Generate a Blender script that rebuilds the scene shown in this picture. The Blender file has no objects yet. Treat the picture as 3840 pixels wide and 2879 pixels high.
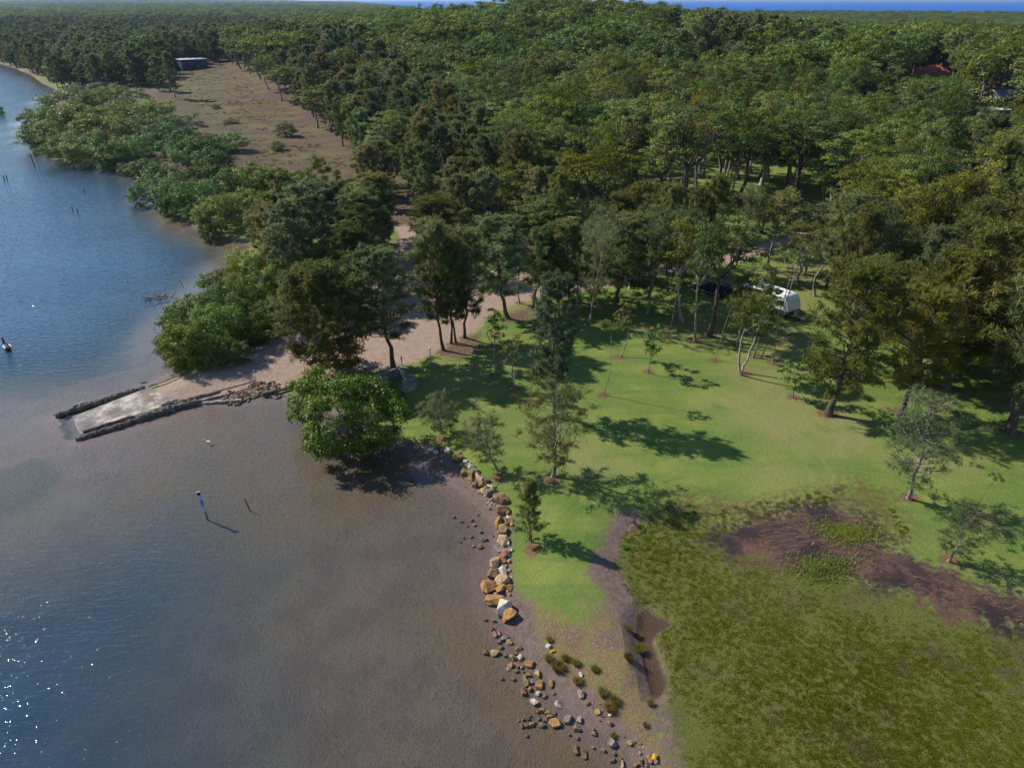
import bpy, bmesh, math, random
import numpy as np
from mathutils import Vector, Matrix

R = random.Random(11)
RN = np.random.RandomState(5)
sc = bpy.context.scene
COL = sc.collection

# ------------------------------------------------------------------ camera, light, exposure
CAMH, FPX, PITCH = 35.0, 2742.0, math.radians(27.68)     # drone 35 m up; focal length in pixels of the 3840 px photo
cam = bpy.data.cameras.new('camera'); camo = bpy.data.objects.new('camera', cam); COL.objects.link(camo)
cam.sensor_fit = 'HORIZONTAL'; cam.sensor_width = 36.0; cam.lens = 36.0 * FPX / 3840.0
cam.clip_start = 1.0; cam.clip_end = 60000.0
camo.location = (0, 0, CAMH); camo.rotation_euler = (math.pi / 2 - PITCH, 0, 0)
sc.camera = camo

SUN = Vector((-0.697, 0.335, 0.634)).normalized()          # towards the sun
SUN_EL = math.asin(SUN.z)
w = bpy.data.worlds.new('World'); sc.world = w; w.use_nodes = True
wn = w.node_tree.nodes; wl = w.node_tree.links
bg = wn.get('Background') or wn.new('ShaderNodeBackground')
sky = wn.new('ShaderNodeTexSky'); sky.sky_type = 'NISHITA'; sky.sun_disc = False
sky.sun_elevation = SUN_EL; sky.sun_rotation = math.atan2(SUN.x, SUN.y); sky.air_density = 1.0; sky.dust_density = 0.1; sky.ozone_density = 4.0
wl.new(sky.outputs[0], bg.inputs[0]); bg.inputs[1].default_value = 0.105
sl = bpy.data.lights.new('sun', 'SUN'); sl.energy = 4.6; sl.angle = math.radians(0.53); sl.color = (1.0, 0.93, 0.82)
so = bpy.data.objects.new('sun', sl); COL.objects.link(so); so.rotation_euler = SUN.to_track_quat('Z', 'Y').to_euler(); so.location = (-200, 100, 200)
sc.view_settings.view_transform = 'Standard'; sc.view_settings.look = 'None'; sc.view_settings.gamma = 1.0
sc.view_settings.use_curve_mapping = False; sc.view_settings.exposure = 0.45
sc.render.engine = 'CYCLES'; sc.cycles.use_denoising = True
sc.cycles.max_bounces = 6; sc.cycles.diffuse_bounces = 2; sc.cycles.glossy_bounces = 2; sc.cycles.transmission_bounces = 3
sc.cycles.transparent_max_bounces = 6; sc.cycles.caustics_reflective = False; sc.cycles.caustics_refractive = False
sc.cycles.sample_clamp_indirect = 4.0
sc.render.resolution_x = 1024; sc.render.resolution_y = 767

# ------------------------------------------------------------------ plan helpers
SP, CP = math.sin(PITCH), math.cos(PITCH)
DS = 3840.0 / 2211.0
def G(x, y, z=0.0):
    """survey: where the sight line through photo pixel (x, y) meets the level z"""
    u = (x - 1920.0) / FPX; v = (y - 1439.5) / FPX
    dy = CP - v * SP; dz = -SP - v * CP
    t = (z - CAMH) / dz
    return Vector((u * t, dy * t, z))
def D(x, y, z=0.0): return G(x * DS, y * DS, z)
def depth_of(p): return p[1] * CP + (CAMH - p[2]) * SP
def height_for(p, ytop):
    """height of an upright thing standing at p whose top shows at photo row ytop (2211 px wide copy)"""
    v = (1439.5 - ytop * DS) / FPX
    a = p[1] * SP - (CAMH - p[2]) * CP; b = p[1] * CP + (CAMH - p[2]) * SP
    return (v * b - a) / (CP + v * SP)
def dpoly(pts, z=0.0): return [tuple(D(x, y, z)[:2]) for x, y in pts]

def sdist(poly, X, Y):
    """signed distance (m), positive inside the polygon"""
    X = np.asarray(X, float); Y = np.asarray(Y, float)
    best = np.full(X.shape, 1e18); ins = np.zeros(X.shape, bool)
    n = len(poly)
    for i in range(n):
        x0, y0 = poly[i]; x1, y1 = poly[(i + 1) % n]
        ex, ey = x1 - x0, y1 - y0
        L = ex * ex + ey * ey + 1e-12
        t = np.clip(((X - x0) * ex + (Y - y0) * ey) / L, 0, 1)
        d = (X - x0 - t * ex) ** 2 + (Y - y0 - t * ey) ** 2
        best = np.minimum(best, d)
        c = (y0 > Y) != (y1 > Y)
        xi = ex * (Y - y0) / (ey if abs(ey) > 1e-12 else 1e-12) + x0
        ins ^= c & (X < xi)
    d = np.sqrt(best)
    return np.where(ins, d, -d)
def sstep(a, b, x):
    t = np.clip((np.asarray(x, float) - a) / (b - a), 0, 1)
    return t * t * (3 - 2 * t)
def vnoise(X, Y, s, seed=0):
    X = np.asarray(X, float) / s; Y = np.asarray(Y, float) / s
    xi = np.floor(X).astype(np.int64); yi = np.floor(Y).astype(np.int64)
    fx = X - xi; fy = Y - yi; fx = fx * fx * (3 - 2 * fx); fy = fy * fy * (3 - 2 * fy)
    def h(a, b):
        v = np.sin(a * 127.1 + b * 311.7 + seed * 74.7) * 43758.5453
        return v - np.floor(v)
    return (h(xi, yi) * (1 - fx) + h(xi + 1, yi) * fx) * (1 - fy) + (h(xi, yi + 1) * (1 - fx) + h(xi + 1, yi + 1) * fx) * fy

# ------------------------------------------------------------------ the plan (outlines of the place)
shore = [(1720, 2600), (1420, 1760), (1365, 1644), (1342, 1613), (1318, 1588), (1273, 1573), (1233, 1538), (1203, 1502), (1174, 1460), (1134, 1422),
         (1111, 1375), (1082, 1342), (1060, 1310), (1052, 1280), (1056, 1235), (1062, 1190), (1066, 1140), (1035, 1100), (993, 1063), (930, 1022),
         (880, 985), (840, 955), (790, 925), (720, 895), (660, 872), (628, 862), (585, 858), (520, 868), (440, 878), (300, 915), (170, 952), (112, 900),
         (200, 872), (300, 838), (345, 815), (372, 800), (352, 745), (378, 705), (432, 650), (480, 600), (505, 560), (540, 532), (490, 516), (440, 502),
         (395, 478), (362, 448), (345, 412), (352, 392), (330, 380), (290, 366), (245, 358), (180, 346), (115, 322), (75, 292), (70, 262),
         (100, 226), (128, 197), (96, 182), (58, 158), (0, 138), (-160, 118)]
LAND = dpoly(shore) + [(-1500, 900), (-9000, 1500), (-9000, 30000), (9000, 30000), (9000, -200), (40, -200)]
MARSH = dpoly([(4200, 2600), (1815, 2600), (1478, 1760), (1440, 1600), (1425, 1520), (1400, 1440), (1372, 1340), (1330, 1265), (1300, 1205), (1312, 1165), (1345, 1120), (1400, 1108),
               (1480, 1105), (1530, 1130), (1600, 1160), (1700, 1220), (1800, 1245), (1880, 1270), (1990, 1300), (2100, 1340), (2260, 1390), (2600, 1480), (2700, 1760)], .1)
POOL = dpoly([(1372, 1330), (1392, 1310), (1415, 1330), (1452, 1345), (1422, 1362), (1408, 1385), (1425, 1430), (1440, 1470), (1432, 1500), (1408, 1512), (1392, 1470),
              (1380, 1420), (1368, 1370)])
SPIT_MUD = dpoly([(1840, 2600), (1790, 2600), (1460, 1760), (1425, 1600), (1385, 1500), (1360, 1440), (1340, 1350), (1290, 1270), (1262, 1250), (1280, 1200), (1305, 1180), (1312, 1135), (1335, 1105),
                  (1370, 1105), (1390, 1120), (1345, 1160), (1330, 1220), (1370, 1300), (1420, 1400), (1450, 1560), (1500, 1760)], .2)
SPIT_DRY = dpoly([(1110, 1300), (1200, 1320), (1250, 1350), (1300, 1310), (1360, 1290), (1400, 1450), (1500, 1760), (1830, 2600), (1760, 2600), (1400, 1760), (1250, 1500), (1170, 1420), (1150, 1350)], .3)
SHORE_MUD = dpoly([(1790, 2600), (1710, 2600), (1420, 1760), (1365, 1644), (1273, 1573), (1203, 1502), (1134, 1422), (1082, 1342), (1048, 1280), (1062, 1190), (1066, 1140), (1035, 1100), (993, 1063), (930, 1022), (860, 965),
                   (870, 945), (930, 965), (985, 1000), (1045, 1050), (1090, 1090), (1108, 1150), (1105, 1210), (1112, 1275), (1150, 1310), (1165, 1370), (1195, 1430), (1260, 1480), (1330, 1540), (1420, 1640), (1480, 1760)], .1)
RAMP_MUD = dpoly([(60, 880), (150, 980), (640, 900), (650, 850), (480, 868), (300, 930), (150, 912), (300, 842), (400, 800), (340, 770)], .1)
WRACK = dpoly([(1560, 1165), (1620, 1140), (1690, 1128), (1750, 1112), (1800, 1118), (1850, 1130), (1880, 1165), (1900, 1200), (1960, 1230), (2050, 1260), (2120, 1290), (2260, 1330), (2260, 1375),
               (2100, 1335), (1960, 1285), (1880, 1262), (1840, 1240), (1780, 1215), (1700, 1222), (1640, 1200)], .15)
TONGUE = dpoly([(1380, 1110), (1470, 1060), (1600, 1100), (1720, 1080), (1850, 1050), (1930, 1090), (1960, 1180), (1900, 1210), (1850, 1130), (1750, 1112), (1600, 1160), (1480, 1130)], .3)
ROAD = dpoly([(372, 806), (470, 770), (560, 745), (640, 720), (700, 690), (790, 640), (850, 580), (865, 520), (850, 492), (900, 488), (905, 540), (895, 580), (960, 590), (1040, 588), (1140, 590),
              (1260, 600), (1340, 596), (1420, 580), (1500, 562), (1600, 545), (1680, 520), (1730, 505), (1745, 515), (1700, 540), (1600, 570), (1480, 590), (1430, 600), (1340, 625), (1260, 632),
              (1170, 648), (1100, 668), (1050, 688), (1040, 712), (990, 742), (950, 760), (900, 782), (850, 800), (800, 800), (740, 810), (690, 818), (640, 832), (590, 842), (480, 868), (300, 918), (160, 905), (300, 842)], .6)
LITTER = [dpoly(p, .8) for p in (
    [(620, 690), (700, 600), (840, 560), (860, 500), (800, 430), (790, 380), (620, 240), (500, 150), (480, 60), (1000, 60), (1100, 150), (1180, 300), (1200, 400), (1150, 560), (1000, 575), (900, 570), (820, 640), (720, 690)],
    [(930, 765), (1000, 735), (1040, 715), (1035, 760), (990, 778)], [(1070, 690), (1150, 660), (1155, 690), (1100, 702)],
    [(350, 800), (640, 690), (660, 720), (560, 745), (470, 770)])]
CLEAR = dpoly([(375, 178), (490, 163), (545, 205), (610, 245), (690, 295), (790, 385), (800, 420), (700, 415), (560, 365), (525, 300), (470, 280), (400, 235), (350, 200)], .2)
OCEAN = [(-280, 2600), (-2500, 14000), (-3000, 30000), (30000, 30000), (30000, 1500), (1200, 1700), (200, 2000)]
LAWN_FAR = dpoly([(98, 158), (128, 163), (146, 187), (116, 184)], .8)

TREE_SPOTS = []      # (x, y, r) mulch rings
RAMP = [tuple(G(x, y, z)[:2]) for x, y, z in ((268, 1560, -.1), (300, 1628, -.1), (660, 1508, .35), (560, 1455, .35))]
RV = Vector((RAMP[3][0] - RAMP[0][0], RAMP[3][1] - RAMP[0][1])); RLEN = RV.length; RDIR = RV / RLEN
def ground_z(X, Y):
    X = np.asarray(X, float); Y = np.asarray(Y, float)
    s = sdist(LAND, X, Y)
    z = np.where(s < 0, -0.02 - 0.030 * np.minimum(-s, 12) - 0.036 * np.clip(-s - 12, 0, 60), np.minimum(s, 5.0) * 0.105 + 0.02 * np.clip(s - 4, 0, 25))
    z = z + np.where(s > 3, 0.10 * (vnoise(X, Y, 9, 1) - .5) + 0.06 * (vnoise(X, Y, 3, 2) - .5), 0)
    m = sstep(-2.0, 1.5, sdist(MARSH, X, Y)); z = z * (1 - m) + m * (0.12 + 0.08 * (vnoise(X, Y, 2.2, 3) - .5))
    p = sstep(-.8, .5, sdist(POOL, X, Y)); z = z * (1 - p) + p * (-0.16)
    c = sstep(-4, 2, sdist(CLEAR, X, Y)); z = z * (1 - c) + c * 0.25
    z = np.where(s < 0, z - .7 * sstep(64, 78, Y) * sstep(0, 9, -s), z)
    rs_ = sdist(RAMP, X, Y); rt = ((X - RAMP[0][0]) * RDIR[0] + (Y - RAMP[0][1]) * RDIR[1]) / RLEN
    z = np.where(rs_ > -.9, np.minimum(z, -.26 + .62 * np.clip(rt, -.3, 1)), z)
    # low hill inland, higher to the right
    q = Y + 0.30 * X
    z = z + 10.0 * (1 - .45 * sstep(90, 200, X)) * sstep(180, 360, q) * (1 - .75 * sstep(430, 760, q)) * sstep(-260, 40, X + 0.12 * Y) * sstep(0, 40, s) + 2.0 * sstep(420, 900, Y) * sstep(0, 200, s)
    z = z + 6.5 * np.exp(-((X - 5) / 85.0) ** 2) * sstep(250, 340, Y) * (1 - sstep(420, 560, Y))
    z = z + sstep(500, 1500, Y) * sstep(0, 250, s) * (6.0 * vnoise(X, Y, 420, 8) - 3.0)
    z = z + sstep(1800, 4500, Y) * sstep(-100, -900, X + .1 * Y) * (22 * vnoise(X, Y, 1300, 9))
    z = z + 66 * np.exp(-((X + 2330) / 330.0) ** 2 - ((Y - 7000) / 700.0) ** 2)
    o = sstep(-250, 60, sdist(OCEAN, X, Y))
    return z * (1 - o) - 4.0 * o
def gz(x, y): return float(ground_z(np.array([x]), np.array([y]))[0])
def Gg(x, y):
    z = .5
    for _ in range(6): p = G(x, y, z); z = .5 * z + .5 * max(gz(p.x, p.y), -.3)
    return G(x, y, z)
def Dg(x, y): return Gg(x * DS, y * DS)

# ------------------------------------------------------------------ node helper
class NB:
    def __init__(s, name):
        s.m = bpy.data.materials.new(name); s.m.use_nodes = True; s.t = s.m.node_tree
        s.n = s.t.nodes; s.l = s.t.links; s.n.clear()
        s.out = s.n.new('ShaderNodeOutputMaterial')
    def set(s, inp, v):
        if isinstance(v, bpy.types.NodeSocket): s.l.new(v, inp)
        elif v is not None:
            if hasattr(inp.default_value, '__len__') and isinstance(v, (tuple, list)) and len(v) == 3 and len(inp.default_value) == 4: v = (*v, 1)
            inp.default_value = v
    def attr(s, name):
        n = s.n.new('ShaderNodeAttribute'); n.attribute_name = name; return n.outputs['Fac']
    def attrc(s, name):
        n = s.n.new('ShaderNodeAttribute'); n.attribute_name = name; return n.outputs['Color']
    def pos(s, scale=(1, 1, 1), rot=(0, 0, 0), obj=False):
        g = s.n.new('ShaderNodeTexCoord').outputs['Object'] if obj else s.n.new('ShaderNodeNewGeometry').outputs['Position']
        m = s.n.new('ShaderNodeMapping'); m.inputs['Scale'].default_value = scale; m.inputs['Rotation'].default_value = rot
        s.l.new(g, m.inputs['Vector']); return m.outputs[0]
    def noise(s, scale, detail=2, vec=None, rough=.5, dist=0):
        n = s.n.new('ShaderNodeTexNoise'); n.inputs['Scale'].default_value = scale; n.inputs['Detail'].default_value = detail
        n.inputs['Roughness'].default_value = rough; n.inputs['Distortion'].default_value = dist
        s.l.new(vec if vec is not None else s.pos(), n.inputs['Vector']); return n.outputs[0]
    def voro(s, scale, vec=None, feature='F1'):
        n = s.n.new('ShaderNodeTexVoronoi'); n.feature = feature; n.inputs['Scale'].default_value = scale
        s.l.new(vec if vec is not None else s.pos(), n.inputs['Vector']); return n.outputs[0]
    def math(s, op, a, b=None, c=None):
        n = s.n.new('ShaderNodeMath'); n.operation = op; s.set(n.inputs[0], a)
        if b is not None: s.set(n.inputs[1], b)
        if c is not None: s.set(n.inputs[2], c)
        return n.outputs[0]
    def mr(s, v, a, b, c=0., d=1., smooth=True):
        n = s.n.new('ShaderNodeMapRange'); n.interpolation_type = 'SMOOTHSTEP' if smooth else 'LINEAR'
        s.set(n.inputs[0], v)
        for i, q in enumerate((a, b, c, d)): n.inputs[i + 1].default_value = q
        return n.outputs[0]
    def mix(s, f, a, b, mode='MIX'):
        n = s.n.new('ShaderNodeMix'); n.data_type = 'RGBA'; n.blend_type = mode
        s.set(n.inputs[0], f); s.set(n.inputs[6], a); s.set(n.inputs[7], b); return n.outputs[2]
    def bump(s, h, dist=.1, strength=1., normal=None):
        n = s.n.new('ShaderNodeBump'); n.inputs['Distance'].default_value = dist; n.inputs['Strength'].default_value = strength
        s.l.new(h, n.inputs['Height'])
        if normal is not None: s.l.new(normal, n.inputs['Normal'])
        return n.outputs[0]
    def bsdf(s, color, rough=.8, spec=.3, normal=None, metal=0, **kw):
        n = s.n.new('ShaderNodeBsdfPrincipled'); s.set(n.inputs['Base Color'], color); s.set(n.inputs['Roughness'], rough)
        s.set(n.inputs['Specular IOR Level'], spec); s.set(n.inputs['Metallic'], metal)
        if normal is not None: s.l.new(normal, n.inputs['Normal'])
        for k, v in kw.items(): s.set(n.inputs[k], v)
        return n.outputs[0]
    def end(s, shader): s.l.new(shader, s.out.inputs['Surface']); return s.m
    def obj_rand(s): return s.n.new('ShaderNodeObjectInfo').outputs['Random']
    def obj_col(s): return s.n.new('ShaderNodeObjectInfo').outputs['Color']

def hsv(b, color, h=.5, sat=1., val=1.):
    n = b.n.new('ShaderNodeHueSaturation'); b.set(n.inputs['Hue'], h); b.set(n.inputs['Saturation'], sat); b.set(n.inputs['Value'], val); b.set(n.inputs['Color'], color)
    return n.outputs[0]

# ------------------------------------------------------------------ materials
def mat_plain(name, c, rough=.7, spec=.3, var=.25, scale=3., bump=.01, metal=0, obj=True):
    b = NB(name); v = b.pos(obj=obj); n = b.noise(scale, 4, v, .6)
    dark = tuple(x * (1 - var) for x in c); lite = tuple(min(1, x * (1 + var)) for x in c)
    col = b.mix(b.mr(n, .3, .7), dark, lite)
    return b.end(b.bsdf(col, rough, spec, b.bump(n, bump) if bump else None, metal))
def mat_leaf(name, A, B, C=None, rough=.5, spec=.3, trans=.25, var=.10):
    b = NB(name); t = b.attr('tint'); r = b.obj_rand()
    col = b.mix(t, A, B)
    if C is not None: col = b.mix(b.mr(t, .80, .98), col, C)
    col = hsv(b, col, b.mr(r, 0, 1, .5 - .035, .5 + .03, False), b.mr(r, 0, 1, 1.24, 1.0, False), b.mr(b.math('FRACT', b.math('MULTIPLY', r, 7.31)), 0, 1, 1 - var * 2, 1 + var * 2, False))
    ln = b.noise(.018, 2); l2 = b.noise(.06, 2, rough=.6)
    col = hsv(b, col, b.mr(ln, .3, .7, .474, .524), b.mr(l2, .3, .7, 1.12, .88), b.mr(l2, .3, .7, .72, 1.28))
    col = b.mix(1.0, col, b.obj_col(), 'MULTIPLY')
    p = b.bsdf(col, rough, spec)
    tr = b.n.new('ShaderNodeBsdfTranslucent'); b.set(tr.inputs[0], col)
    mx = b.n.new('ShaderNodeMixShader'); mx.inputs[0].default_value = trans
    b.l.new(p, mx.inputs[1]); b.l.new(tr.outputs[0], mx.inputs[2])
    return b.end(mx.outputs[0])
def mat_bark(name, A, B, scale=4):
    b = NB(name); v = b.pos((1, 1, .35), obj=True); n = b.noise(scale, 4, v, .65)
    return b.end(b.bsdf(b.mix(b.mr(n, .35, .65), A, B), .9, .15, b.bump(n, .04)))
M = {}
M['gum'] = mat_leaf('gum_leaves', (.080, .124, .030), (.205, .250, .064), (.29, .28, .10), .6, .15, .3, .18)
M['sheoak'] = mat_leaf('she_oak_needles', (.110, .142, .060), (.220, .245, .098), (.24, .22, .10), .65, .1, .5)
M['mangrove'] = mat_leaf('mangrove_leaves', (.075, .120, .026), (.185, .235, .058), (.27, .30, .09), .5, .2)
M['hero'] = mat_leaf('bright_mangrove_leaves', (.030, .092, .010), (.098, .215, .016), (.19, .29, .05), .45, .28, .25, .03)
M['olive'] = mat_leaf('paperbark_leaves', (.090, .112, .030), (.205, .215, .062), (.25, .22, .09), .6, .15, .35)
M['bright'] = mat_leaf('bright_green_leaves', (.05, .12, .012), (.12, .23, .02), (.2, .26, .05), .42, .4, .3)
M['tussock'] = mat_leaf('sedge_blades', (.12, .13, .035), (.27, .24, .09), (.42, .34, .19), .65, .1, .45)
M['marsh_plant'] = mat_leaf('samphire_leaves', (.092, .112, .015), (.165, .190, .024), (.15, .12, .035), .65, .1, .35, .04)
M['bark_dark'] = mat_bark('dark_furrowed_bark', (.055, .042, .034), (.13, .10, .085))
M['bark_pale'] = mat_bark('pale_paper_bark', (.22, .18, .15), (.52, .45, .38))
M['bark_gum'] = mat_bark('grey_gum_bark', (.13, .10, .085), (.36, .30, .26))
M['log'] = mat_bark('weathered_timber', (.075, .060, .052), (.22, .185, .16), 6)
M['log_pale'] = mat_bark('bleached_driftwood', (.25, .21, .18), (.50, .44, .38), 6)
M['concrete'] = mat_plain('weathered_shaded_concrete', (.25, .235, .215), .85, .2, .4, 1.5, .01)  # base tone darkened to carry the shade over the enclosure
M['white'] = mat_plain('white_gelcoat', (.80, .80, .79), .3, .5, .04, 2, 0)
M['whitepaint'] = mat_plain('white_paint', (.72, .71, .68), .5, .4, .08, 6, .003)
M['greypanel'] = mat_plain('grey_panel', (.16, .17, .18), .4, .4, .1, 3, 0)
M['rubber'] = mat_plain('tyre_rubber', (.02, .02, .022), .8, .3, .2, 10, .004)
M['steel'] = mat_plain('galvanised_steel', (.45, .46, .47), .35, .5, .15, 6, 0, .8)
M['bluecar'] = mat_plain('dark_blue_car_paint', (.012, .018, .060), .25, .6, .05, 3, 0)
M['redroof'] = mat_plain('red_roof_tiles', (.42, .10, .07), .7, .3, .3, 8, .03)
M['ironroof'] = mat_plain('white_iron_roofing', (.62, .63, .64), .45, .4, .06, 2, 0)
M['blueroof'] = mat_plain('blue_steel_roofing', (.06, .13, .30), .45, .4, .1, 2, 0)
M['wallcream'] = mat_plain('cream_cladding', (.55, .50, .42), .75, .3, .08, 5, .004)
M['wallblue'] = mat_plain('dark_blue_cladding', (.03, .05, .12), .7, .3, .15, 5, .004)
M['wallgrey'] = mat_plain('grey_cladding', (.30, .31, .32), .7, .3, .08, 5, .004)
M['tarp'] = mat_plain('teal_tarpaulin', (.05, .22, .24), .5, .3, .2, 3, .02)
M['signblue'] = mat_plain('blue_sign_paint', (.10, .20, .55), .4, .4, .05, 6, 0)
M['palepaint'] = mat_plain('pale_blue_paint', (.40, .52, .66), .5, .4, .08, 6, 0)
M['signred'] = mat_plain('red_sign_paint', (.50, .06, .04), .4, .4, .05, 6, 0)
M['timber'] = mat_plain('painted_timber', (.22, .15, .10), .8, .2, .3, 5, .01)
M['black'] = mat_plain('black_paint', (.015, .015, .017), .6, .3, .2, 6, 0)
M['feather_dark'] = mat_plain('dark_feathers', (.03, .03, .035), .7, .2, .3, 20, .01)
M['feather_white'] = mat_plain('white_feathers', (.75, .74, .72), .7, .2, .1, 20, .01)
def mat_glass():
    b = NB('dark_window_glass'); return b.end(b.bsdf((.02, .025, .03), .08, .6))
M['glass'] = mat_glass()
ROCKC = dict(o=(.36, .19, .065), t=(.44, .30, .17), w=(.56, .50, .42), g=(.235, .20, .165), b=(.24, .145, .075), r=(.29, .125, .075), y=(.44, .29, .08), p=(.38, .26, .21), v=(.25, .20, .085), Y=(.75, .40, .02))
def mat_rock(k, c):
    b = NB('rock_' + dict(o='ochre', t='tan', w='white', g='grey', b='brown', r='red', y='yellow', p='pink', v='olive', Y='bright_yellow')[k]); v = b.pos(obj=True)
    n = b.noise(2.2, 5, v, .65); n2 = b.noise(9, 3, v, .6)
    col = b.mix(b.mr(n, .35, .68), tuple(x * .62 for x in c), tuple(min(1, x * 1.18) for x in c))
    col = b.mix(b.mr(n2, .60, .72), col, tuple(min(1, x * .5 + .25) for x in c))
    sp = b.n.new('ShaderNodeSeparateXYZ'); b.l.new(b.n.new('ShaderNodeNewGeometry').outputs['Position'], sp.inputs[0])
    wet = b.mr(b.math('ADD', sp.outputs[2], b.math('MULTIPLY', n, .12)), .08, .26)      # weed and damp below the tide mark
    col = b.mix(wet, b.mix(.55, col, (.040, .034, .018)), col)
    return b.end(b.bsdf(col, b.mr(wet, 0, 1, .5, .88, False), .25, b.bump(b.math('ADD', n, b.math('MULTIPLY', n2, .4)), .06)))
for k, c in ROCKC.items(): M['rock_' + k] = mat_rock(k, c)

def mat_ground():
    b = NB('ground_cover')
    n05 = b.noise(.055, 3, rough=.55); n2 = b.noise(.35, 3); n8 = b.noise(2.2, 3, rough=.6); n30 = b.noise(9, 3, rough=.65); nf = b.noise(28, 2, rough=.7)
    streak = b.noise(1.0, 3, b.pos((.10, .55, .2), (0, 0, .5)), .6)
    # lawn
    lawn = b.mix(b.mr(n2, .30, .70), (.122, .196, .024), (.215, .255, .050))
    lawn = b.mix(b.mr(streak, .42, .66), lawn, (.105, .185, .030))
    lawn = b.mix(b.mr(n05, .48, .66), lawn, (.235, .235, .080))
    lawn = b.mix(b.math('MULTIPLY', b.mr(b.noise(.16, 4, rough=.65), .56, .70), .8), lawn, (.215, .165, .080))
    lawn = b.mix(b.math('MULTIPLY', b.mr(b.noise(.22, 3, b.pos((1, 1, 1), (0, 0, 1.1)), .6), .55, .68), .75), lawn, (.085, .165, .022))
    lawn = b.mix(b.math('MULTIPLY', b.mr(n8, .50, .72), .6), lawn, (.225, .195, .085))
    lawn = b.mix(b.math('MULTIPLY', b.mr(n30, .30, .70), .75), lawn, b.mix(.5, lawn, (.045, .085, .010)))
    lawn = b.mix(b.math('MULTIPLY', b.mr(nf, .52, .72), .55), lawn, (.25, .25, .10))
    lawn = b.mix(b.math('MULTIPLY', b.mr(b.math('ADD', b.attr('s_track'), b.math('MULTIPLY', n30, .25)), .70, 1.15), .25), lawn, (.265, .235, .110))
    # dry spit turf
    e = lambda a, amp, n: b.math('ADD', b.attr(a), b.math('MULTIPLY', b.math('SUBTRACT', n, .5), amp))
    dry = b.mix(b.mr(n8, .38, .62), (.175, .105, .058), (.16, .14, .045)); dry = b.mix(b.mr(n2, .5, .62), dry, (.135, .090, .065)); dry = b.mix(b.mr(n30, .48, .70), dry, (.28, .20, .125)); dry = b.mix(b.mr(nf, .58, .72), dry, (.075, .050, .028))
    col = b.mix(b.mr(e('s_dry', 5, n8), -.8, .9), lawn, dry)
    col = b.mix(b.math('MULTIPLY', b.mr(e('s_tongue', 5, n8), -1.5, 1.5), b.mr(n8, .25, .6)), col, b.mix(b.mr(n30, .4, .6), (.085, .062, .022), (.135, .125, .030)))
    lit = b.mix(b.mr(n8, .35, .65), (.085, .050, .032), (.155, .098, .066)); lit = b.mix(b.mr(n30, .5, .8), lit, (.23, .15, .105)); lit = b.mix(b.mr(n2, .55, .68), lit, (.075, .075, .028))
    col = b.mix(b.mr(e('s_litter', 4, n8), -.6, .8), col, lit)
    clr = b.mix(b.mr(n2, .35, .62), (.072, .040, .030), (.092, .070, .024)); clr = b.mix(b.mr(n05, .5, .6), clr, (.085, .046, .040)); clr = b.mix(b.mr(b.noise(.12, 4, b.pos((.6, 1.6, 1), (0, 0, .4)), .65), .46, .62), clr, (.115, .098, .030)); clr = b.mix(b.mr(b.noise(.30, 4, rough=.7), .52, .66), clr, (.070, .052, .028)); clr = b.mix(b.mr(n8, .55, .75), clr, (.17, .115, .085))
    col = b.mix(b.mr(e('s_clear', 5, n8), -1.2, 1.2), col, clr)
    road = b.mix(b.mr(n8, .3, .7), (.27, .19, .145), (.36, .265, .21)); road = b.mix(b.mr(nf, .55, .75), road, (.46, .36, .30)); road = b.mix(b.mr(n30, .55, .8), road, (.19, .135, .105))
    col = b.mix(b.mr(e('s_road', 2.2, n8), -.35, .45), col, road)
    mar = b.mix(b.mr(n30, .35, .6), (.072, .074, .017), (.115, .126, .020)); mar = b.mix(b.mr(n2, .55, .75), mar, (.090, .086, .024)); mar = b.mix(b.mr(b.noise(.18, 3, rough=.6), .58, .72), mar, (.075, .052, .034))
    col = b.mix(b.mr(e('s_marsh', 2.0, n8), -.4, .5), col, mar)
    mud = b.mix(b.mr(n8, .3, .7), (.125, .085, .072), (.195, .135, .115)); mud = b.mix(b.mr(nf, .6, .72), mud, (.33, .27, .23))
    mud = b.mix(b.mr(n30, .52, .75), mud, (.095, .062, .050))
    z = b.attr('s_z')
    fm = b.math('MAXIMUM', b.mr(e('s_spit', 2.2, n8), -.5, .5), b.mr(e('s_mud', 1.6, n8), -.35, .35)); fm = b.math('MAXIMUM', fm, b.math('MULTIPLY', b.mr(z, .10, .03), b.mr(b.attr('s_marsh'), 0, -1.5)))
    col = b.mix(fm, col, mud)
    wr = b.mix(b.mr(b.noise(1.0, 4, b.pos((.9, 4.0, 1), (0, 0, -.5)), .65), .35, .65), (.035, .022, .024), (.105, .060, .045))
    wr = b.mix(b.mr(b.noise(2.2, 4, b.pos((.7, 6.0, 1), (0, 0, -.45)), .7), .58, .74), wr, (.32, .22, .145))
    wr = b.mix(b.mr(n2, .46, .60), wr, (.030, .019, .022)); wr = b.mix(b.math('MULTIPLY', b.mr(b.noise(.20, 3), .48, .60), b.mr(n8, .3, .6)), wr, (.118, .062, .048))
    col = b.mix(b.mr(b.math('ADD', e('s_wrack', 5.0, n8), b.math('MULTIPLY', b.math('SUBTRACT', n2, .5), 4)), -1.5, .4), col, wr)
    mul = b.mix(b.mr(n30, .35, .65), (.105, .045, .028), (.21, .110, .070))
    col = b.mix(b.math('MULTIPLY', b.mr(e('s_mulch', 1.3, n8), -.15, .2), .85), col, mul)
    # bare sandy scuffs on the lawn
    # below and at the water line
    z = b.attr('s_z')
    bed = b.mix(b.mr(n2, .35, .65), (.079, .060, .050), (.103, .082, .067)); bed = b.mix(b.mr(n05, .45, .62), bed, (.110, .078, .042)); bed = b.mix(b.mr(n30, .54, .68), bed, (.045, .032, .020))
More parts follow.
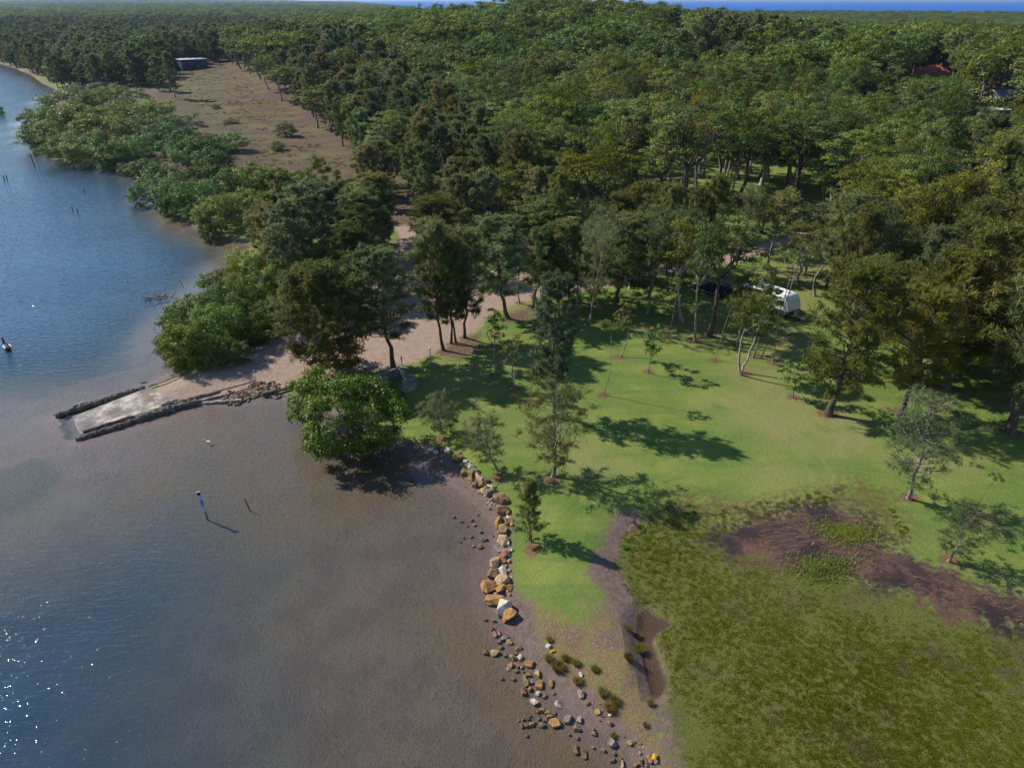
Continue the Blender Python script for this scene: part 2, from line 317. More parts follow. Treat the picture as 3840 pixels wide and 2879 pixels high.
    bed = b.mix(b.mr(n8, .60, .72), bed, (.060, .046, .030))
    bed = b.mix(b.mr(b.attr('s_pool'), -.6, .2), bed, (.070, .036, .016))
    bed = b.mix(b.mr(b.math('ADD', b.attr('s_weed'), b.math('ADD', b.math('MULTIPLY', b.math('SUBTRACT', b.noise(.11, 3, rough=.6), .5), 2.6), b.math('MULTIPLY', b.math('SUBTRACT', n2, .5), .7))), .62, 1.05), bed, (.030, .036, .030))
    wet = b.mr(b.math('ADD', z, b.math('MULTIPLY', b.math('SUBTRACT', n8, .5), .06)), .10, .02)
    wetc = b.mix(.5, col, (.12, .085, .075))
    col = b.mix(b.math('MULTIPLY', wet, b.mr(b.attr('s_marsh'), 0, -1)), col, wetc)
    col = b.mix(b.mr(z, -.015, -.09), col, bed)
    h = b.math('ADD', b.math('MULTIPLY', n30, .5), b.math('ADD', b.math('MULTIPLY', nf, .25), b.math('MULTIPLY', n8, .5)))
    rough = b.mr(wet, 0, 1, .92, .45, False)
    return b.end(b.bsdf(col, rough, .3, b.bump(h, .13)))
M['ground'] = mat_ground()

def mat_water():
    b = NB('estuary_water'); d = b.attr('depth')
    w1 = b.noise(1.0, 3, b.pos((.75, 2.2, 1), (0, 0, -.42)), .55); w2 = b.noise(1.0, 2, b.pos((2.2, 4.6, 1), (0, 0, -.25)), .5); w3 = b.noise(.06, 2)
    calm = b.math('ADD', b.mr(d, .05, .9, .15, 1.0), b.mr(d, 1.2, 2.2, 0, .15))
    h = b.math('MULTIPLY', b.math('ADD', w1, b.math('MULTIPLY', w2, b.mr(d, .8, 2.0, .45, .52))), calm)
    nrm = b.bump(h, .125)
    body = b.mix(b.mr(w3, .4, .6), (.024, .072, .150), (.032, .092, .172))
    df = b.n.new('ShaderNodeBsdfDiffuse'); b.set(df.inputs[0], body)
    tr = b.n.new('ShaderNodeBsdfTransparent'); b.set(tr.inputs[0], b.mix(b.mr(d, 0, 1.2), (.96, .95, .92), (.62, .74, .74)))
    m1 = b.n.new('ShaderNodeMixShader'); b.set(m1.inputs[0], b.mr(d, .22, 1.7, 0, .94)); b.l.new(tr.outputs[0], m1.inputs[1]); b.l.new(df.outputs[0], m1.inputs[2])
    gl = b.n.new('ShaderNodeBsdfGlossy'); b.set(gl.inputs['Roughness'], .055); b.set(gl.inputs['Color'], (1, 1, 1)); b.l.new(nrm, gl.inputs['Normal'])
    fr = b.n.new('ShaderNodeLayerWeight'); fr.inputs['Blend'].default_value = .5; b.l.new(nrm, fr.inputs['Normal'])
    fres = b.math('ADD', .02, b.math('MULTIPLY', b.math('POWER', fr.outputs['Facing'], 4.6), .98))
    m2 = b.n.new('ShaderNodeMixShader'); b.l.new(fres, m2.inputs[0]); b.l.new(m1.outputs[0], m2.inputs[1]); b.l.new(gl.outputs[0], m2.inputs[2])
    return b.end(m2.outputs[0])
M['water'] = mat_water()
def mat_ocean():
    b = NB('ocean_water'); n = b.noise(.004, 3, b.pos((1, 4, 1)))
    return b.end(b.bsdf(b.mix(b.mr(n, .4, .6), (.004, .085, .40), (.006, .105, .46)), .6, .1, b.bump(b.noise(.15, 3), 2.0)))  # saturated blue of the reflected sky painted into the base colour
M['ocean'] = mat_ocean()

# ------------------------------------------------------------------ mesh helpers
def new_mesh(name, V, Fc, mats, attrs=None, mat_idx=None, smooth=False):
    me = bpy.data.meshes.new(name)
    V = np.asarray(V, np.float32); Fc = np.asarray(Fc, np.int32)
    n, k = Fc.shape
    me.vertices.add(len(V)); me.vertices.foreach_set('co', V.ravel())
    me.loops.add(n * k); me.loops.foreach_set('vertex_index', Fc.ravel())
    me.polygons.add(n); me.polygons.foreach_set('loop_start', np.arange(0, n * k, k, dtype=np.int32)); me.polygons.foreach_set('loop_total', np.full(n, k, np.int32))
    for m in (mats if isinstance(mats, (list, tuple)) else [mats]): me.materials.append(m)
    if mat_idx is not None: me.polygons.foreach_set('material_index', np.asarray(mat_idx, np.int32))
    if smooth: me.polygons.foreach_set('use_smooth', np.ones(n, bool))
    me.update(calc_edges=True)
    for a, v in (attrs or {}).items():
        at = me.attributes.new(a, 'FLOAT', 'POINT'); at.data.foreach_set('value', np.asarray(v, np.float32))
    return me
def link(name, me, parent=None, loc=None, rot=None, scale=None):
    o = bpy.data.objects.new(name, me); COL.objects.link(o)
    if parent is not None: o.parent = parent
    if loc is not None: o.location = loc
    if rot is not None: o.rotation_euler = rot
    if scale is not None: o.scale = scale
    return o
def tag(o, label, cat, group=None):
    o['label'] = label; o['category'] = cat
    if group: o['group'] = group
    return o
def thing(name, label, cat, loc=(0, 0, 0), rz=0, group=None, rot=None):
    o = bpy.data.objects.new(name, None); COL.objects.link(o); o.empty_display_size = .3
    o.location = loc; o.rotation_euler = rot if rot is not None else (0, 0, rz)
    return tag(o, label, cat, group)
def struct(o): o['kind'] = 'structure'; return o
def bm_obj(name, bm, mat, parent=None, smooth=False):
    me = bpy.data.meshes.new(name); bm.normal_update(); bm.to_mesh(me); bm.free()
    me.materials.append(mat)
    if smooth: me.polygons.foreach_set('use_smooth', np.ones(len(me.polygons), bool))
    return link(name, me, parent)
def bbox(bm, c, s, rz=0, bevel=0, rot=None):
    r = bmesh.ops.create_cube(bm, size=1.0); vs = r['verts']
    bmesh.ops.scale(bm, vec=s, verts=vs)
    if rot is not None: bmesh.ops.rotate(bm, matrix=rot, cent=(0, 0, 0), verts=vs)
    if rz: bmesh.ops.rotate(bm, matrix=Matrix.Rotation(rz, 3, 'Z'), cent=(0, 0, 0), verts=vs)
    bmesh.ops.translate(bm, vec=c, verts=vs)
    if bevel:
        es = list({e for v in vs for e in v.link_edges})
        bmesh.ops.bevel(bm, geom=es, offset=bevel, segments=2, profile=.5, affect='EDGES')
    return vs
def box(name, mat, c, s, parent=None, rz=0, bevel=0):
    bm = bmesh.new(); bbox(bm, c, s, rz, bevel); return bm_obj(name, bm, mat, parent)
def bcyl(bm, p0, p1, r0, r1=None, seg=10):
    p0 = Vector(p0); p1 = Vector(p1); d = p1 - p0
    r = bmesh.ops.create_cone(bm, cap_ends=True, segments=seg, radius1=r0, radius2=r0 if r1 is None else r1, depth=d.length)
    q = d.to_track_quat('Z', 'Y').to_matrix()
    bmesh.ops.rotate(bm, matrix=q, cent=(0, 0, 0), verts=r['verts']); bmesh.ops.translate(bm, vec=(p0 + p1) / 2, verts=r['verts']); return r['verts']
def cyl(name, mat, p0, p1, r0, r1=None, parent=None, seg=10):
    bm = bmesh.new(); bcyl(bm, p0, p1, r0, r1, seg); return bm_obj(name, bm, mat, parent, False)
def prism(name, mat, prof, y0, y1, parent=None, bevel=0):
    """side outline (x, z) extruded from y0 to y1"""
    bm = bmesh.new(); a = [bm.verts.new((x, y0, z)) for x, z in prof]; c = [bm.verts.new((x, y1, z)) for x, z in prof]
    n = len(prof); bm.faces.new(a); bm.faces.new(c[::-1])
    for i in range(n): bm.faces.new((a[i], c[i], c[(i + 1) % n], a[(i + 1) % n]))
    bmesh.ops.recalc_face_normals(bm, faces=bm.faces)
    if bevel: bmesh.ops.bevel(bm, geom=list(bm.edges), offset=bevel, segments=2, profile=.5, affect='EDGES')
    return bm_obj(name, bm, mat, parent)

# ------------------------------------------------------------------ terrain
def axis(fine0, fine1, st, lo, hi, g=1.035):
    a = list(np.arange(fine0, fine1 + 1e-6, st)); s = st
    x = fine1
    while x < hi: s *= g; x += s; a.append(min(x, hi))
    x = fine0; s = st; pre = []
    while x > lo: s *= g; x -= s; pre.append(max(x, lo))
    return np.array(pre[::-1] + a)
# hand-surveyed trees: kind, base (x, y), top row, crown width (px of the 2211 px copy), lean (deg to the right), label
PARK = [
 ('sheoak', 850, 794, 549, 150, 0, 'slim she-oak with a clean dark trunk beside the gravel turning area'),
 ('sheoak_d', 735, 806, 580, 195, 0, 'big dense dark she-oak at the top of the boat ramp'),
 ('sheoak', 958, 757, 492, 95, -4, 'she-oak with pale leaning trunk at the end of the grove on the brown litter bank'),
 ('sheoak', 974, 742, 520, 80, -2, 'tall thin she-oak inside the grove on the brown litter bank'),
 ('sheoak', 985, 740, 560, 70, 2, 'tall thin she-oak inside the grove on the brown litter bank'),
 ('sheoak', 1003, 729, 500, 100, 2, 'tall thin she-oak inside the grove on the brown litter bank'),
 ('sheoak', 1098, 687, 480, 120, -3, 'single curved she-oak standing on the edge of the gravel'),
 ('sheoak', 800, 598, 425, 120, 1, 'shaggy she-oak over the far bend of the gravel track'), ('sheoak', 768, 655, 500, 120, 0, 'low shaggy she-oak beside the gravel track above the ramp'), ('sheoak', 826, 556, 385, 110, 1, 'tall shaggy she-oak where the gravel track enters the trees'), ('sheoak', 922, 592, 430, 95, 2, 'upright she-oak on the inner edge of the gravel bend'),
 ('sapling', 1070, 809, 663, 48, 1, 'young broadleaf tree in a red mulch ring nearest the grove'),
 ('sapling', 1108, 834, 718, 55, 1, 'young broadleaf tree in a red mulch ring beside the tall wispy she-oak'),
 ('sapling', 1066, 742, 660, 34, 0, 'small bright sapling behind the litter bank'),
 ('sapling', 1149, 867, 772, 44, 0, 'yellowish young tree in a mulch ring beside the tall wispy she-oak'),
 ('sheoak_y', 1122, 655, 520, 60, 2, 'thin she-oak by the gravel bend'), ('sheoak', 1150, 663, 500, 78, 1, 'she-oak with stout trunk by the gravel bend'),
 ('sheoak', 1175, 652, 525, 60, 0, 'slender she-oak by the gravel bend'), ('sheoak', 1229, 655, 485, 92, 1, 'dark she-oak across the road from the lawn'),
 ('sheoak', 1248, 648, 530, 70, 1, 'small she-oak across the road from the lawn'),
 ('sheoak', 1330, 660, 470, 150, 1, 'broad olive she-oak spreading over the bend of the park road'),
 ('sheoak', 1198, 902, 612, 112, 1, 'tall wispy grey she-oak on the lawn'),
 ('sheoak_y', 1194, 1029, 845, 140, 1, 'open see-through she-oak with forked trunk on the lawn'),
 ('sheoak_x', 1149, 1171, 1045, 72, 0, 'small cone-shaped she-oak on the grassy point'),
 ('sheoak_y', 1076, 1017, 905, 90, -9, 'small grey she-oak leaning over the boulder wall'),
 ('sheoak_w', 953, 938, 862, 90, -4, 'low weeping grey shrub beside the bright mangrove'),
 ('sapling_b', 1401, 805, 695, 52, 0, 'leafy bright green sapling alone in a mulch ring on the lawn'),
 ('sapling_t', 1303, 853, 688, 52, 1, 'very thin tall sapling with a small flat crown on the lawn'),
 ('sapling', 1337, 772, 640, 45, 3, 'slender sparse sapling in the shade of the lawn edge'),
 ('sapling_t', 1439, 727, 600, 34, 4, 'thin bare-stemmed sapling in the shaded lawn'),
 ('gum_t', 1500, 738, 495, 85, 0, 'slim gum with straight trunk beside the dark blue car'),
 ('gum_t', 1532, 725, 440, 130, 3, 'large fork-limbed gum beside the dark blue car'),
 ('sapling_t', 1543, 780, 640, 36, 8, 'crooked thin sapling leaning on the shaded lawn'),
 ('paperbark', 1591, 747, 590, 70, 0, 'short bushy paperbark in front of the caravan'),
 ('paperbark', 1607, 809, 622, 95, 2, 'paperbark with white curved trunk in front of the caravan'),
 ('paperbark', 1625, 772, 570, 60, 1, 'thin paperbark in the clump on the shared mulch bed by the caravan'),
 ('sapling_t', 1642, 773, 530, 60, 4, 'thin paperbark in the clump on the shared mulch bed by the caravan'),
 ('sapling_t', 1669, 786, 525, 70, 6, 'thin paperbark in the clump on the shared mulch bed by the caravan'),
 ('sheoak_o', 1788, 896, 588, 180, 4, 'big olive she-oak with bare twigs and thick dark trunk on the lawn'),
 ('sheoak_o', 1944, 893, 640, 120, 4, 'dark she-oak with black trunk beside the big olive she-oak'),
 ('sheoak_o', 1984, 831, 560, 120, 5, 'she-oak with spotted white trunk in the shaded corner of the lawn'),
 ('sheoak_o', 2039, 840, 500, 190, 6, 'large she-oak with leaning white trunk in the shaded corner of the lawn'),
 ('sheoak_o', 2181, 934, 490, 180, 7, 'huge she-oak with thick dark leaning trunk at the shaded lawn edge'),
 ('sapling_b', 1713, 860, 765, 80, 2, 'spreading broadleaf sapling beside the big olive she-oak'),
 ('sheoak_y', 1962, 1076, 868, 150, 2, 'open wispy she-oak standing by the wet edge of the lawn'),
 ('sapling_t', 2099, 1121, 1023, 34, 11, 'leaning pole sapling with a tuft of leaves'),
 ('sheoak_y', 2047, 1211, 1100, 95, 3, 'small pale-trunked she-oak on the grass by the dead reeds'),
 ('paperbark', 1822, 585, 400, 100, 3, 'white-limbed paperbark behind the caravan'), ('paperbark', 1846, 592, 420, 90, 5, 'grey-limbed paperbark behind the caravan'),
 ('paperbark', 1924, 724, 560, 90, 2, 'paperbark on a red mulch ring in the shaded lawn'), ('paperbark', 2012, 522, 340, 110, -3, 'white-trunked paperbark in the caravan park'),
 ('paperbark', 1760, 640, 490, 90, 2, 'paperbark at the rear of the caravan'), ('paperbark', 1720, 610, 470, 80, 2, 'paperbark between the caravan and the park road'),
 ('paperbark', 2178, 610, 400, 130, 5, 'stout leaning paperbark at the edge of the caravan park'), ('paperbark', 2110, 640, 480, 110, 3, 'olive paperbark in the shaded back lawn'),
 ('paperbark', 1900, 650, 480, 110, 3, 'olive paperbark behind the big olive she-oak'), ('paperbark', 2060, 585, 420, 110, 2, 'olive paperbark in the middle of the back lawn'),
 ('paperbark', 2150, 760, 560, 120, 5, 'olive paperbark beside the huge leaning she-oak'), ('paperbark', 1990, 690, 540, 110, 2, 'olive paperbark over the shaded corner of the lawn'),
 ('gum_t', 1371, 414, 190, 150, 0, 'tall gum with thick pale trunk in the grassy clearing'), ('gum_t', 1323, 432, 230, 110, 2, 'tall dark-trunked gum at the edge of the grassy clearing'),
 ('gum_t', 1430, 503, 250, 110, -1, 'dark straight gum in the trio on the clearing'), ('gum_t', 1449, 498, 240, 90, 1, 'dark straight gum in the trio on the clearing'),
 ('gum_t', 1474, 511, 170, 180, 3, 'tallest wide gum over the grassy clearing'), ('gum_t', 1505, 478, 220, 120, 2, 'pale-trunked gum beside the tallest gum'),
 ('gum_t', 1590, 445, 220, 130, 2, 'twin-stemmed gum near the bright green tree'), ('bright', 1640, 505, 398, 95, 0, 'bright lime green bushy tree in the caravan park'),
 ('gum_t', 1720, 440, 215, 140, 3, 'wide gum at the edge of the caravan park lawn'), ('gum_t', 1560, 400, 210, 120, 0, 'gum at the back of the grassy clearing'),
]
for i, t in enumerate(PARK):
    p = D(t[1], t[2], .9)
    big = t[0] in ('sheoak_o', 'gum_t', 'sheoak_d')
    TREE_SPOTS.append((p.x, p.y, (1.0 if big else .7)))
WEED = [(20, 665, 14), (70, 660, 7), (50, 775, 12), (90, 790, 8), (30, 1335, 5), (15, 1060, 5), (20, 1530, 3), (60, 1030, 3)]

xs = axis(-62, 75, .40, -9000, 9000); ys = axis(18, 112, .40, -60, 14000)
nx, ny = len(xs), len(ys)
XX, YY = np.meshgrid(xs, ys); X1, Y1 = XX.ravel(), YY.ravel()
Z1 = ground_z(X1, Y1)
def near_sd(poly, cap=8.0):
    px = [p[0] for p in poly]; py = [p[1] for p in poly]
    out = np.full(X1.shape, -cap)
    m = (X1 > min(px) - cap) & (X1 < max(px) + cap) & (Y1 > min(py) - cap) & (Y1 < max(py) + cap)
    out[m] = np.clip(sdist(poly, X1[m], Y1[m]), -cap, cap); return out
at = {'s_z': Z1, 's_road': near_sd(ROAD), 's_marsh': near_sd(MARSH), 's_spit': near_sd(SPIT_MUD), 's_mud': np.maximum(near_sd(SHORE_MUD), near_sd(RAMP_MUD)), 's_wrack': near_sd(WRACK), 's_dry': near_sd(SPIT_DRY),
      's_tongue': near_sd(TONGUE), 's_clear': np.clip(near_sd(CLEAR, 14.0) + 7.0, -8, 8), 's_pool': near_sd(POOL)}
lt = np.full(X1.shape, -8.0)
for p in LITTER: lt = np.maximum(lt, near_sd(p))
far_forest = (Y1 > 150) & (sdist(LAND, X1, Y1) > .5)
CAMPLAWN = dpoly([(1180, 560), (1230, 400), (1300, 300), (1800, 280), (2400, 300), (2500, 900), (1750, 600), (1500, 560)], .9)
lt = np.where(far_forest & (near_sd(CLEAR) < 0) & (near_sd(CAMPLAWN) < 0) & (near_sd(LAWN_FAR) < 0), np.maximum(lt, 4.0), lt)
at['s_litter'] = lt
ml = np.full(X1.shape, -3.0)
for (tx, ty, tr) in TREE_SPOTS:
    m = (np.abs(X1 - tx) < 3) & (np.abs(Y1 - ty) < 3)
    ml[m] = np.maximum(ml[m], tr - np.hypot(X1[m] - tx, Y1[m] - ty))
at['s_mulch'] = ml
tk = np.zeros(X1.shape)                                       # wheel marks in the turf
for (cx_, cy_, r_, a0, a1) in ((1700, 925, 4.6, -1.2, 1.4), (1700, 925, 6.2, -.9, 1.2), (1850, 922, 3.2, .6, 4.2), (1320, 1000, 16, -.2, .9), (1320, 1000, 17.6, -.2, .9), (2010, 1010, 7, 1.2, 3.0), (1560, 900, 21, 2.2, 3.3), (1560, 900, 22.6, 2.2, 3.3)):
    c_ = D(cx_, cy_, .8); rr = np.hypot(X1 - c_.x, Y1 - c_.y); aa = np.mod(np.arctan2(Y1 - c_.y, X1 - c_.x) - a0, 6.2832)
    tk = np.maximum(tk, np.exp(-((rr - r_) / .45) ** 2) * (aa < a1 - a0))
at['s_track'] = tk
wd = np.zeros(X1.shape)
for (wx, wy, wr) in WEED:
    p = D(wx, wy); wd += np.exp(-((X1 - p.x) ** 2 + ((Y1 - p.y) * 1.0) ** 2) / (wr * wr))
at['s_weed'] = wd
idx = np.arange(nx * ny).reshape(ny, nx)
Q = np.stack([idx[:-1, :-1], idx[:-1, 1:], idx[1:, 1:], idx[1:, :-1]], -1).reshape(-1, 4)
fa = {k: v[Q].mean(1) for k, v in at.items()}
cls = np.zeros(len(Q), int)                                   # 0 lawn and open ground
cls[fa['s_litter'] > 0] = 1; cls[fa['s_clear'] > 0] = 2; cls[fa['s_road'] > 0] = 3; cls[fa['s_marsh'] > 0] = 4
cls[(fa['s_spit'] > 0) | (fa['s_mud'] > 0)] = 5; cls[fa['s_wrack'] > 0] = 6; cls[(fa['s_z'] < -.02) & (fa['s_marsh'] < 0)] = 7
for k, nm in enumerate(('ground', 'forest_floor', 'salt_meadow', 'gravel_road', 'saltmarsh', 'mud_bank', 'wrack_bed', 'estuary_bed')):
    q = Q[cls == k]
    if not len(q): continue
    u, inv = np.unique(q, return_inverse=True)
    V = np.stack([X1[u], Y1[u], Z1[u]], 1)
    struct(link(nm, new_mesh(nm, V, inv.reshape(-1, 4), M['ground'], {a: v[u] for a, v in at.items()}, smooth=True)))
# water
wxs = axis(-62, 60, .8, -1600, 300, 1.12); wys = axis(10, 112, .8, -60, 1500, 1.12)
WX, WY = np.meshgrid(wxs, wys); wz = ground_z(WX.ravel(), WY.ravel()); wi = np.arange(wz.size).reshape(WX.shape)
WQ = np.stack([wi[:-1, :-1], wi[:-1, 1:], wi[1:, 1:], wi[1:, :-1]], -1).reshape(-1, 4)
keep = (wz[WQ].min(1) < .06); WQ = WQ[keep]; u, inv = np.unique(WQ, return_inverse=True)
struct(link('water', new_mesh('water', np.stack([WX.ravel()[u], WY.ravel()[u], np.zeros(len(u))], 1), inv.reshape(-1, 4), M['water'], {'depth': np.maximum(-wz[u], 0)})))
ov = [(-9000, 1300, 0), (40000, 1300, 0), (40000, 55000, 0), (-30000, 55000, 0)]
struct(link('ocean', new_mesh('ocean', ov, [[0, 1, 2, 3]], M['ocean'])))

# ------------------------------------------------------------------ tree builder
def tube_np(P, rad, sides=6):
    P = np.asarray(P, float); n = len(P)
    T = np.gradient(P, axis=0); T /= np.linalg.norm(T, axis=1)[:, None] + 1e-9
    up = np.array([.31, .95, .05]); A = np.cross(T, up); A /= np.linalg.norm(A, axis=1)[:, None] + 1e-9; B = np.cross(T, A)
    th = np.linspace(0, 2 * np.pi, sides, endpoint=False)
    V = (P[:, None, :] + np.asarray(rad)[:, None, None] * (np.cos(th)[None, :, None] * A[:, None, :] + np.sin(th)[None, :, None] * B[:, None, :])).reshape(-1, 3)
    i = np.arange(n - 1)[:, None] * sides; j = np.arange(sides)[None, :]; k = (j + 1) % sides
    Fq = np.stack([i + j, i + k, i + sides + k, i + sides + j], -1).reshape(-1, 4)
    return V, Fq
class Wood:
    def __init__(s): s.V = []; s.F = []; s.n = 0
    def add(s, P, rad, sides=5):
        V, Fq = tube_np(P, rad, sides); s.V.append(V); s.F.append(Fq + s.n); s.n += len(V)
    def mesh(s, name, mat): return new_mesh(name, np.concatenate(s.V), np.concatenate(s.F), mat, smooth=True)
def curve(p0, p1, bend, rs, n=6):
    p0 = np.asarray(p0, float); p1 = np.asarray(p1, float); t = np.linspace(0, 1, n)[:, None]
    d = np.linalg.norm(p1 - p0); off = rs.normal(0, 1, 3) * bend * d
    return p0 + (p1 - p0) * t + off * np.sin(np.pi * t) + rs.normal(0, .012 * d, (n, 3)) * np.sin(np.pi * t)
def unit(a): return a / (np.linalg.norm(a, axis=1)[:, None] + 1e-9)
def leaves_mesh(name, C, U, Wd, L, Wi, tint, mat):
    """kite-shaped leaf faces"""
    U = unit(U); S = unit(np.cross(U, Wd)); L = L[:, None]; Wi = Wi[:, None]
    V = np.stack([C - U * L * .5, C + S * Wi * .5 - U * L * .08, C + U * L * .5, C - S * Wi * .5 - U * L * .08], 1).reshape(-1, 3)
    n = len(C); Fq = np.arange(n * 4).reshape(n, 4)
    return new_mesh(name, V, Fq, mat, {'tint': np.repeat(tint, 4)})
def clump_tree(name, seed, h, cr, ch, zc, K, per, leaf, clump_r, tr, mat, bark, flat=.65, stems=1, shell=.45, wob=.25, low=-.6, fork=.45, aspect=.5, extra_twig=0):
    rs = np.random.RandomState(seed)
    cen = []
    tries = 0; md = 1.25 * cr / max(K, 1) ** (1 / 2.6)
    while len(cen) < K and tries < 6000:
        tries += 1
        v = rs.normal(0, 1, 3); v /= np.linalg.norm(v)
        if v[2] < low: continue
        r = shell + (1 - shell) * rs.rand() ** .6
        az = math.atan2(v[1], v[0])
        lob = 1 + wob * math.sin(az * 2 + seed) * .5 + wob * math.sin(az * 3 + seed * 1.7) * .5 + wob * (rs.rand() - .5)
        p = np.array([v[0] * cr * lob * r, v[1] * cr * lob * r, zc + v[2] * ch * r * (1 + wob * (rs.rand() - .5))])
        if all(np.linalg.norm((p - q) * np.array([1, 1, 1.2])) > md for q in cen): cen.append(p)
        elif tries % 60 == 0: md *= .93
    cen = np.array(cen); K = len(cen)
    wd = Wood(); nb = max(3, min(8, K // 5))
    # limbs: a few leaders that each carry a group of clumps
    lead = cen[rs.choice(K, nb, replace=False)]
    for _ in range(4):
        a = np.argmin(np.linalg.norm(cen[:, None, :2] - lead[None, :, :2], axis=2), 1)
        for j in range(nb):
            if (a == j).any(): lead[j] = cen[a == j].mean(0)
    roots = [np.array([rs.normal(0, .25 * (stems > 1)) * tr * 6, rs.normal(0, .25 * (stems > 1)) * tr * 6, 0]) for _ in range(stems)]
    forks = []
    for s in range(stems):
        top = np.array([rs.normal(0, .06) * h + (roots[s][0] * 2), rs.normal(0, .06) * h + roots[s][1] * 2, h * fork * rs.uniform(.85, 1.1)])
        P = curve(roots[s] - np.array([0, 0, .25]), top, .05, rs, 8)
        flare = 1 + .5 * np.exp(-np.linspace(0, 8, 8))
        wd.add(P, tr * (1 - .35 * np.linspace(0, 1, 8)) * flare, 8); forks.append(top)
    for j in range(nb):
        f = forks[j % stems]; mid = f + (lead[j] - f) * .62
        r0 = tr * .5
        wd.add(curve(f, mid, .10, rs, 6), np.linspace(r0, r0 * .55, 6), 6)
        for q in cen[a == j]:
            wd.add(curve(mid, q, .12, rs, 5), np.linspace(r0 * .45, r0 * .10, 5), 4)
            for _ in range(extra_twig):
                e = q + rs.normal(0, 1, 3) * clump_r * np.array([1, 1, .6]); wd.add(curve(q, e, .1, rs, 3), np.linspace(r0 * .14, r0 * .05, 3), 3)
    C, Nn, T = [], [], []
    for q in cen:
        n = int(per * rs.uniform(.7, 1.3)); cr_ = clump_r * rs.uniform(.75, 1.25)
        v = unit(rs.normal(0, 1, (n, 3))); v[:, 2] = np.where(v[:, 2] < -.3, -v[:, 2] * .5, v[:, 2])
        rr = rs.rand(n, 1) ** .45
        sub = 1 + .35 * np.sin(v[:, :1] * 5 + q[0] * 3) * np.sin(v[:, 1:2] * 5 + q[1] * 3)
        C.append(q + v * rr * sub * cr_ * np.array([1, 1, flat])); Nn.append(v * .75 + np.array([0, 0, .65]) + rs.normal(0, .5, (n, 3)))
        T.append(np.clip(rs.normal(rs.uniform(.3, .65), .22, n), 0, 1))
    C = np.concatenate(C); Nn = unit(np.concatenate(Nn)); T = np.concatenate(T); n = len(C)
    U = np.cross(Nn, rs.normal(0, 1, (n, 3)))
    L = leaf * rs.uniform(.65, 1.35, n)
    return wd.mesh(name + '_wood', bark), leaves_mesh(name + '_leaves', C, U, Nn, L, L * aspect, T, mat), h
def needle_tree(name, seed, h, cr, base, nb, per, mat, bark, tr, prof='oval', droop=.35, asc=.5, nl=.55, nw=.055, bare=0.0, spread=.35, lean_top=.03, fork=False):
    rs = np.random.RandomState(seed); wd = Wood()
    top = np.array([rs.normal(0, lean_top) * h, rs.normal(0, lean_top) * h, h])
    P = curve((0, 0, -.25), top, .03, rs, 12); tt = np.linspace(0, 1, 12)
    wd.add(P, tr * (1 - .93 * tt) * (1 + .5 * np.exp(-tt * 14)), 7)
    if fork:
        i0 = 3; e = P[i0] + np.array([cr * .5, -cr * .2, h * .5]); wd.add(curve(P[i0], e, .06, rs, 7), np.linspace(tr * .55, tr * .08, 7), 6)
    C, U, T = [], [], []
    ga = rs.rand() * 6.28
    for i in range(nb):
        f = (i + rs.rand()) / nb; z = base + (1 - base) * f ** .95
        if prof == 'oval': pr = math.sin(math.pi * min(1, .12 + .88 * f)) ** .6 * (1 - .25 * f) + .08
        elif prof == 'cone': pr = (1 - f) ** .8 * .95 + .08
        else: pr = (.45 + .55 * math.sin(math.pi * min(1, f * 1.05))) if f < .95 else .4
        az = ga + i * 2.399 + rs.normal(0, .35); ln = cr * pr * rs.uniform(.65, 1.2)
        k = z * 11; i0 = min(10, int(k)); st = P[i0] + (P[i0 + 1] - P[i0]) * (k - i0)
        d = np.array([math.cos(az), math.sin(az), 0]); a = asc * rs.uniform(.5, 1.4) + .5 * f
        end = st + d * ln + np.array([0, 0, ln * a])
        B = curve(st, end, .08, rs, 6); B[:, 2] -= droop * ln * .35 * np.linspace(0, 1, 6) ** 2
        r0 = tr * (.34 - .20 * f)
        wd.add(B, np.linspace(r0, r0 * .14, 6), 4)
        if rs.rand() < bare:      # dead bare limb with twigs
            for _ in range(5):
                q = B[rs.randint(2, 6)]; wd.add(curve(q, q + rs.normal(0, .28, 3) * cr * .6, .15, rs, 4), np.linspace(.03, .012, 4), 3)
            continue
        # side twigs that carry the needle sprays
        nt = max(3, int(per / 14)); tint0 = rs.uniform(.2, .75)
        for _ in range(nt):
            t = rs.uniform(.22, 1.0) ** .8; kk = t * 5; j0 = min(4, int(kk)); q = B[j0] + (B[j0 + 1] - B[j0]) * (kk - j0)
            tw = d * rs.uniform(.1, .8) + rs.normal(0, .6, 3) + np.array([0, 0, .25]); tw = tw / np.linalg.norm(tw) * spread * cr * rs.uniform(.4, 1.1) * (1.1 - .4 * t)
            if rs.rand() < .35: wd.add(np.array([q, q + tw * .5, q + tw]), [r0 * .22, r0 * .15, r0 * .06], 3)
            m = int(14 * rs.uniform(.6, 1.4)); s = rs.uniform(.1, 1.1, (m, 1))
            C.append(q + tw * s + rs.normal(0, .10, (m, 3)) * cr * .35)
            U.append(tw / (np.linalg.norm(tw) + 1e-6) * .7 + rs.normal(0, .55, (m, 3)) + np.array([0, 0, -droop]))
            T.append(np.clip(rs.normal(tint0, .2, m), 0, 1))
    C = np.concatenate(C); U = unit(np.concatenate(U)); T = np.concatenate(T); n = len(C)
    L = nl * rs.uniform(.6, 1.4, n); W = nw * rs.uniform(.7, 1.4, n)
    rad = C * np.array([1, 1, 0]); rad = rad / (np.linalg.norm(rad, axis=1)[:, None] + .3)
    return wd.mesh(name + '_wood', bark), leaves_mesh(name + '_leaves', C, U, rs.normal(0, .55, (n, 3)) + rad * .55 + np.array([0, 0, .75]), L, W, T, mat), h

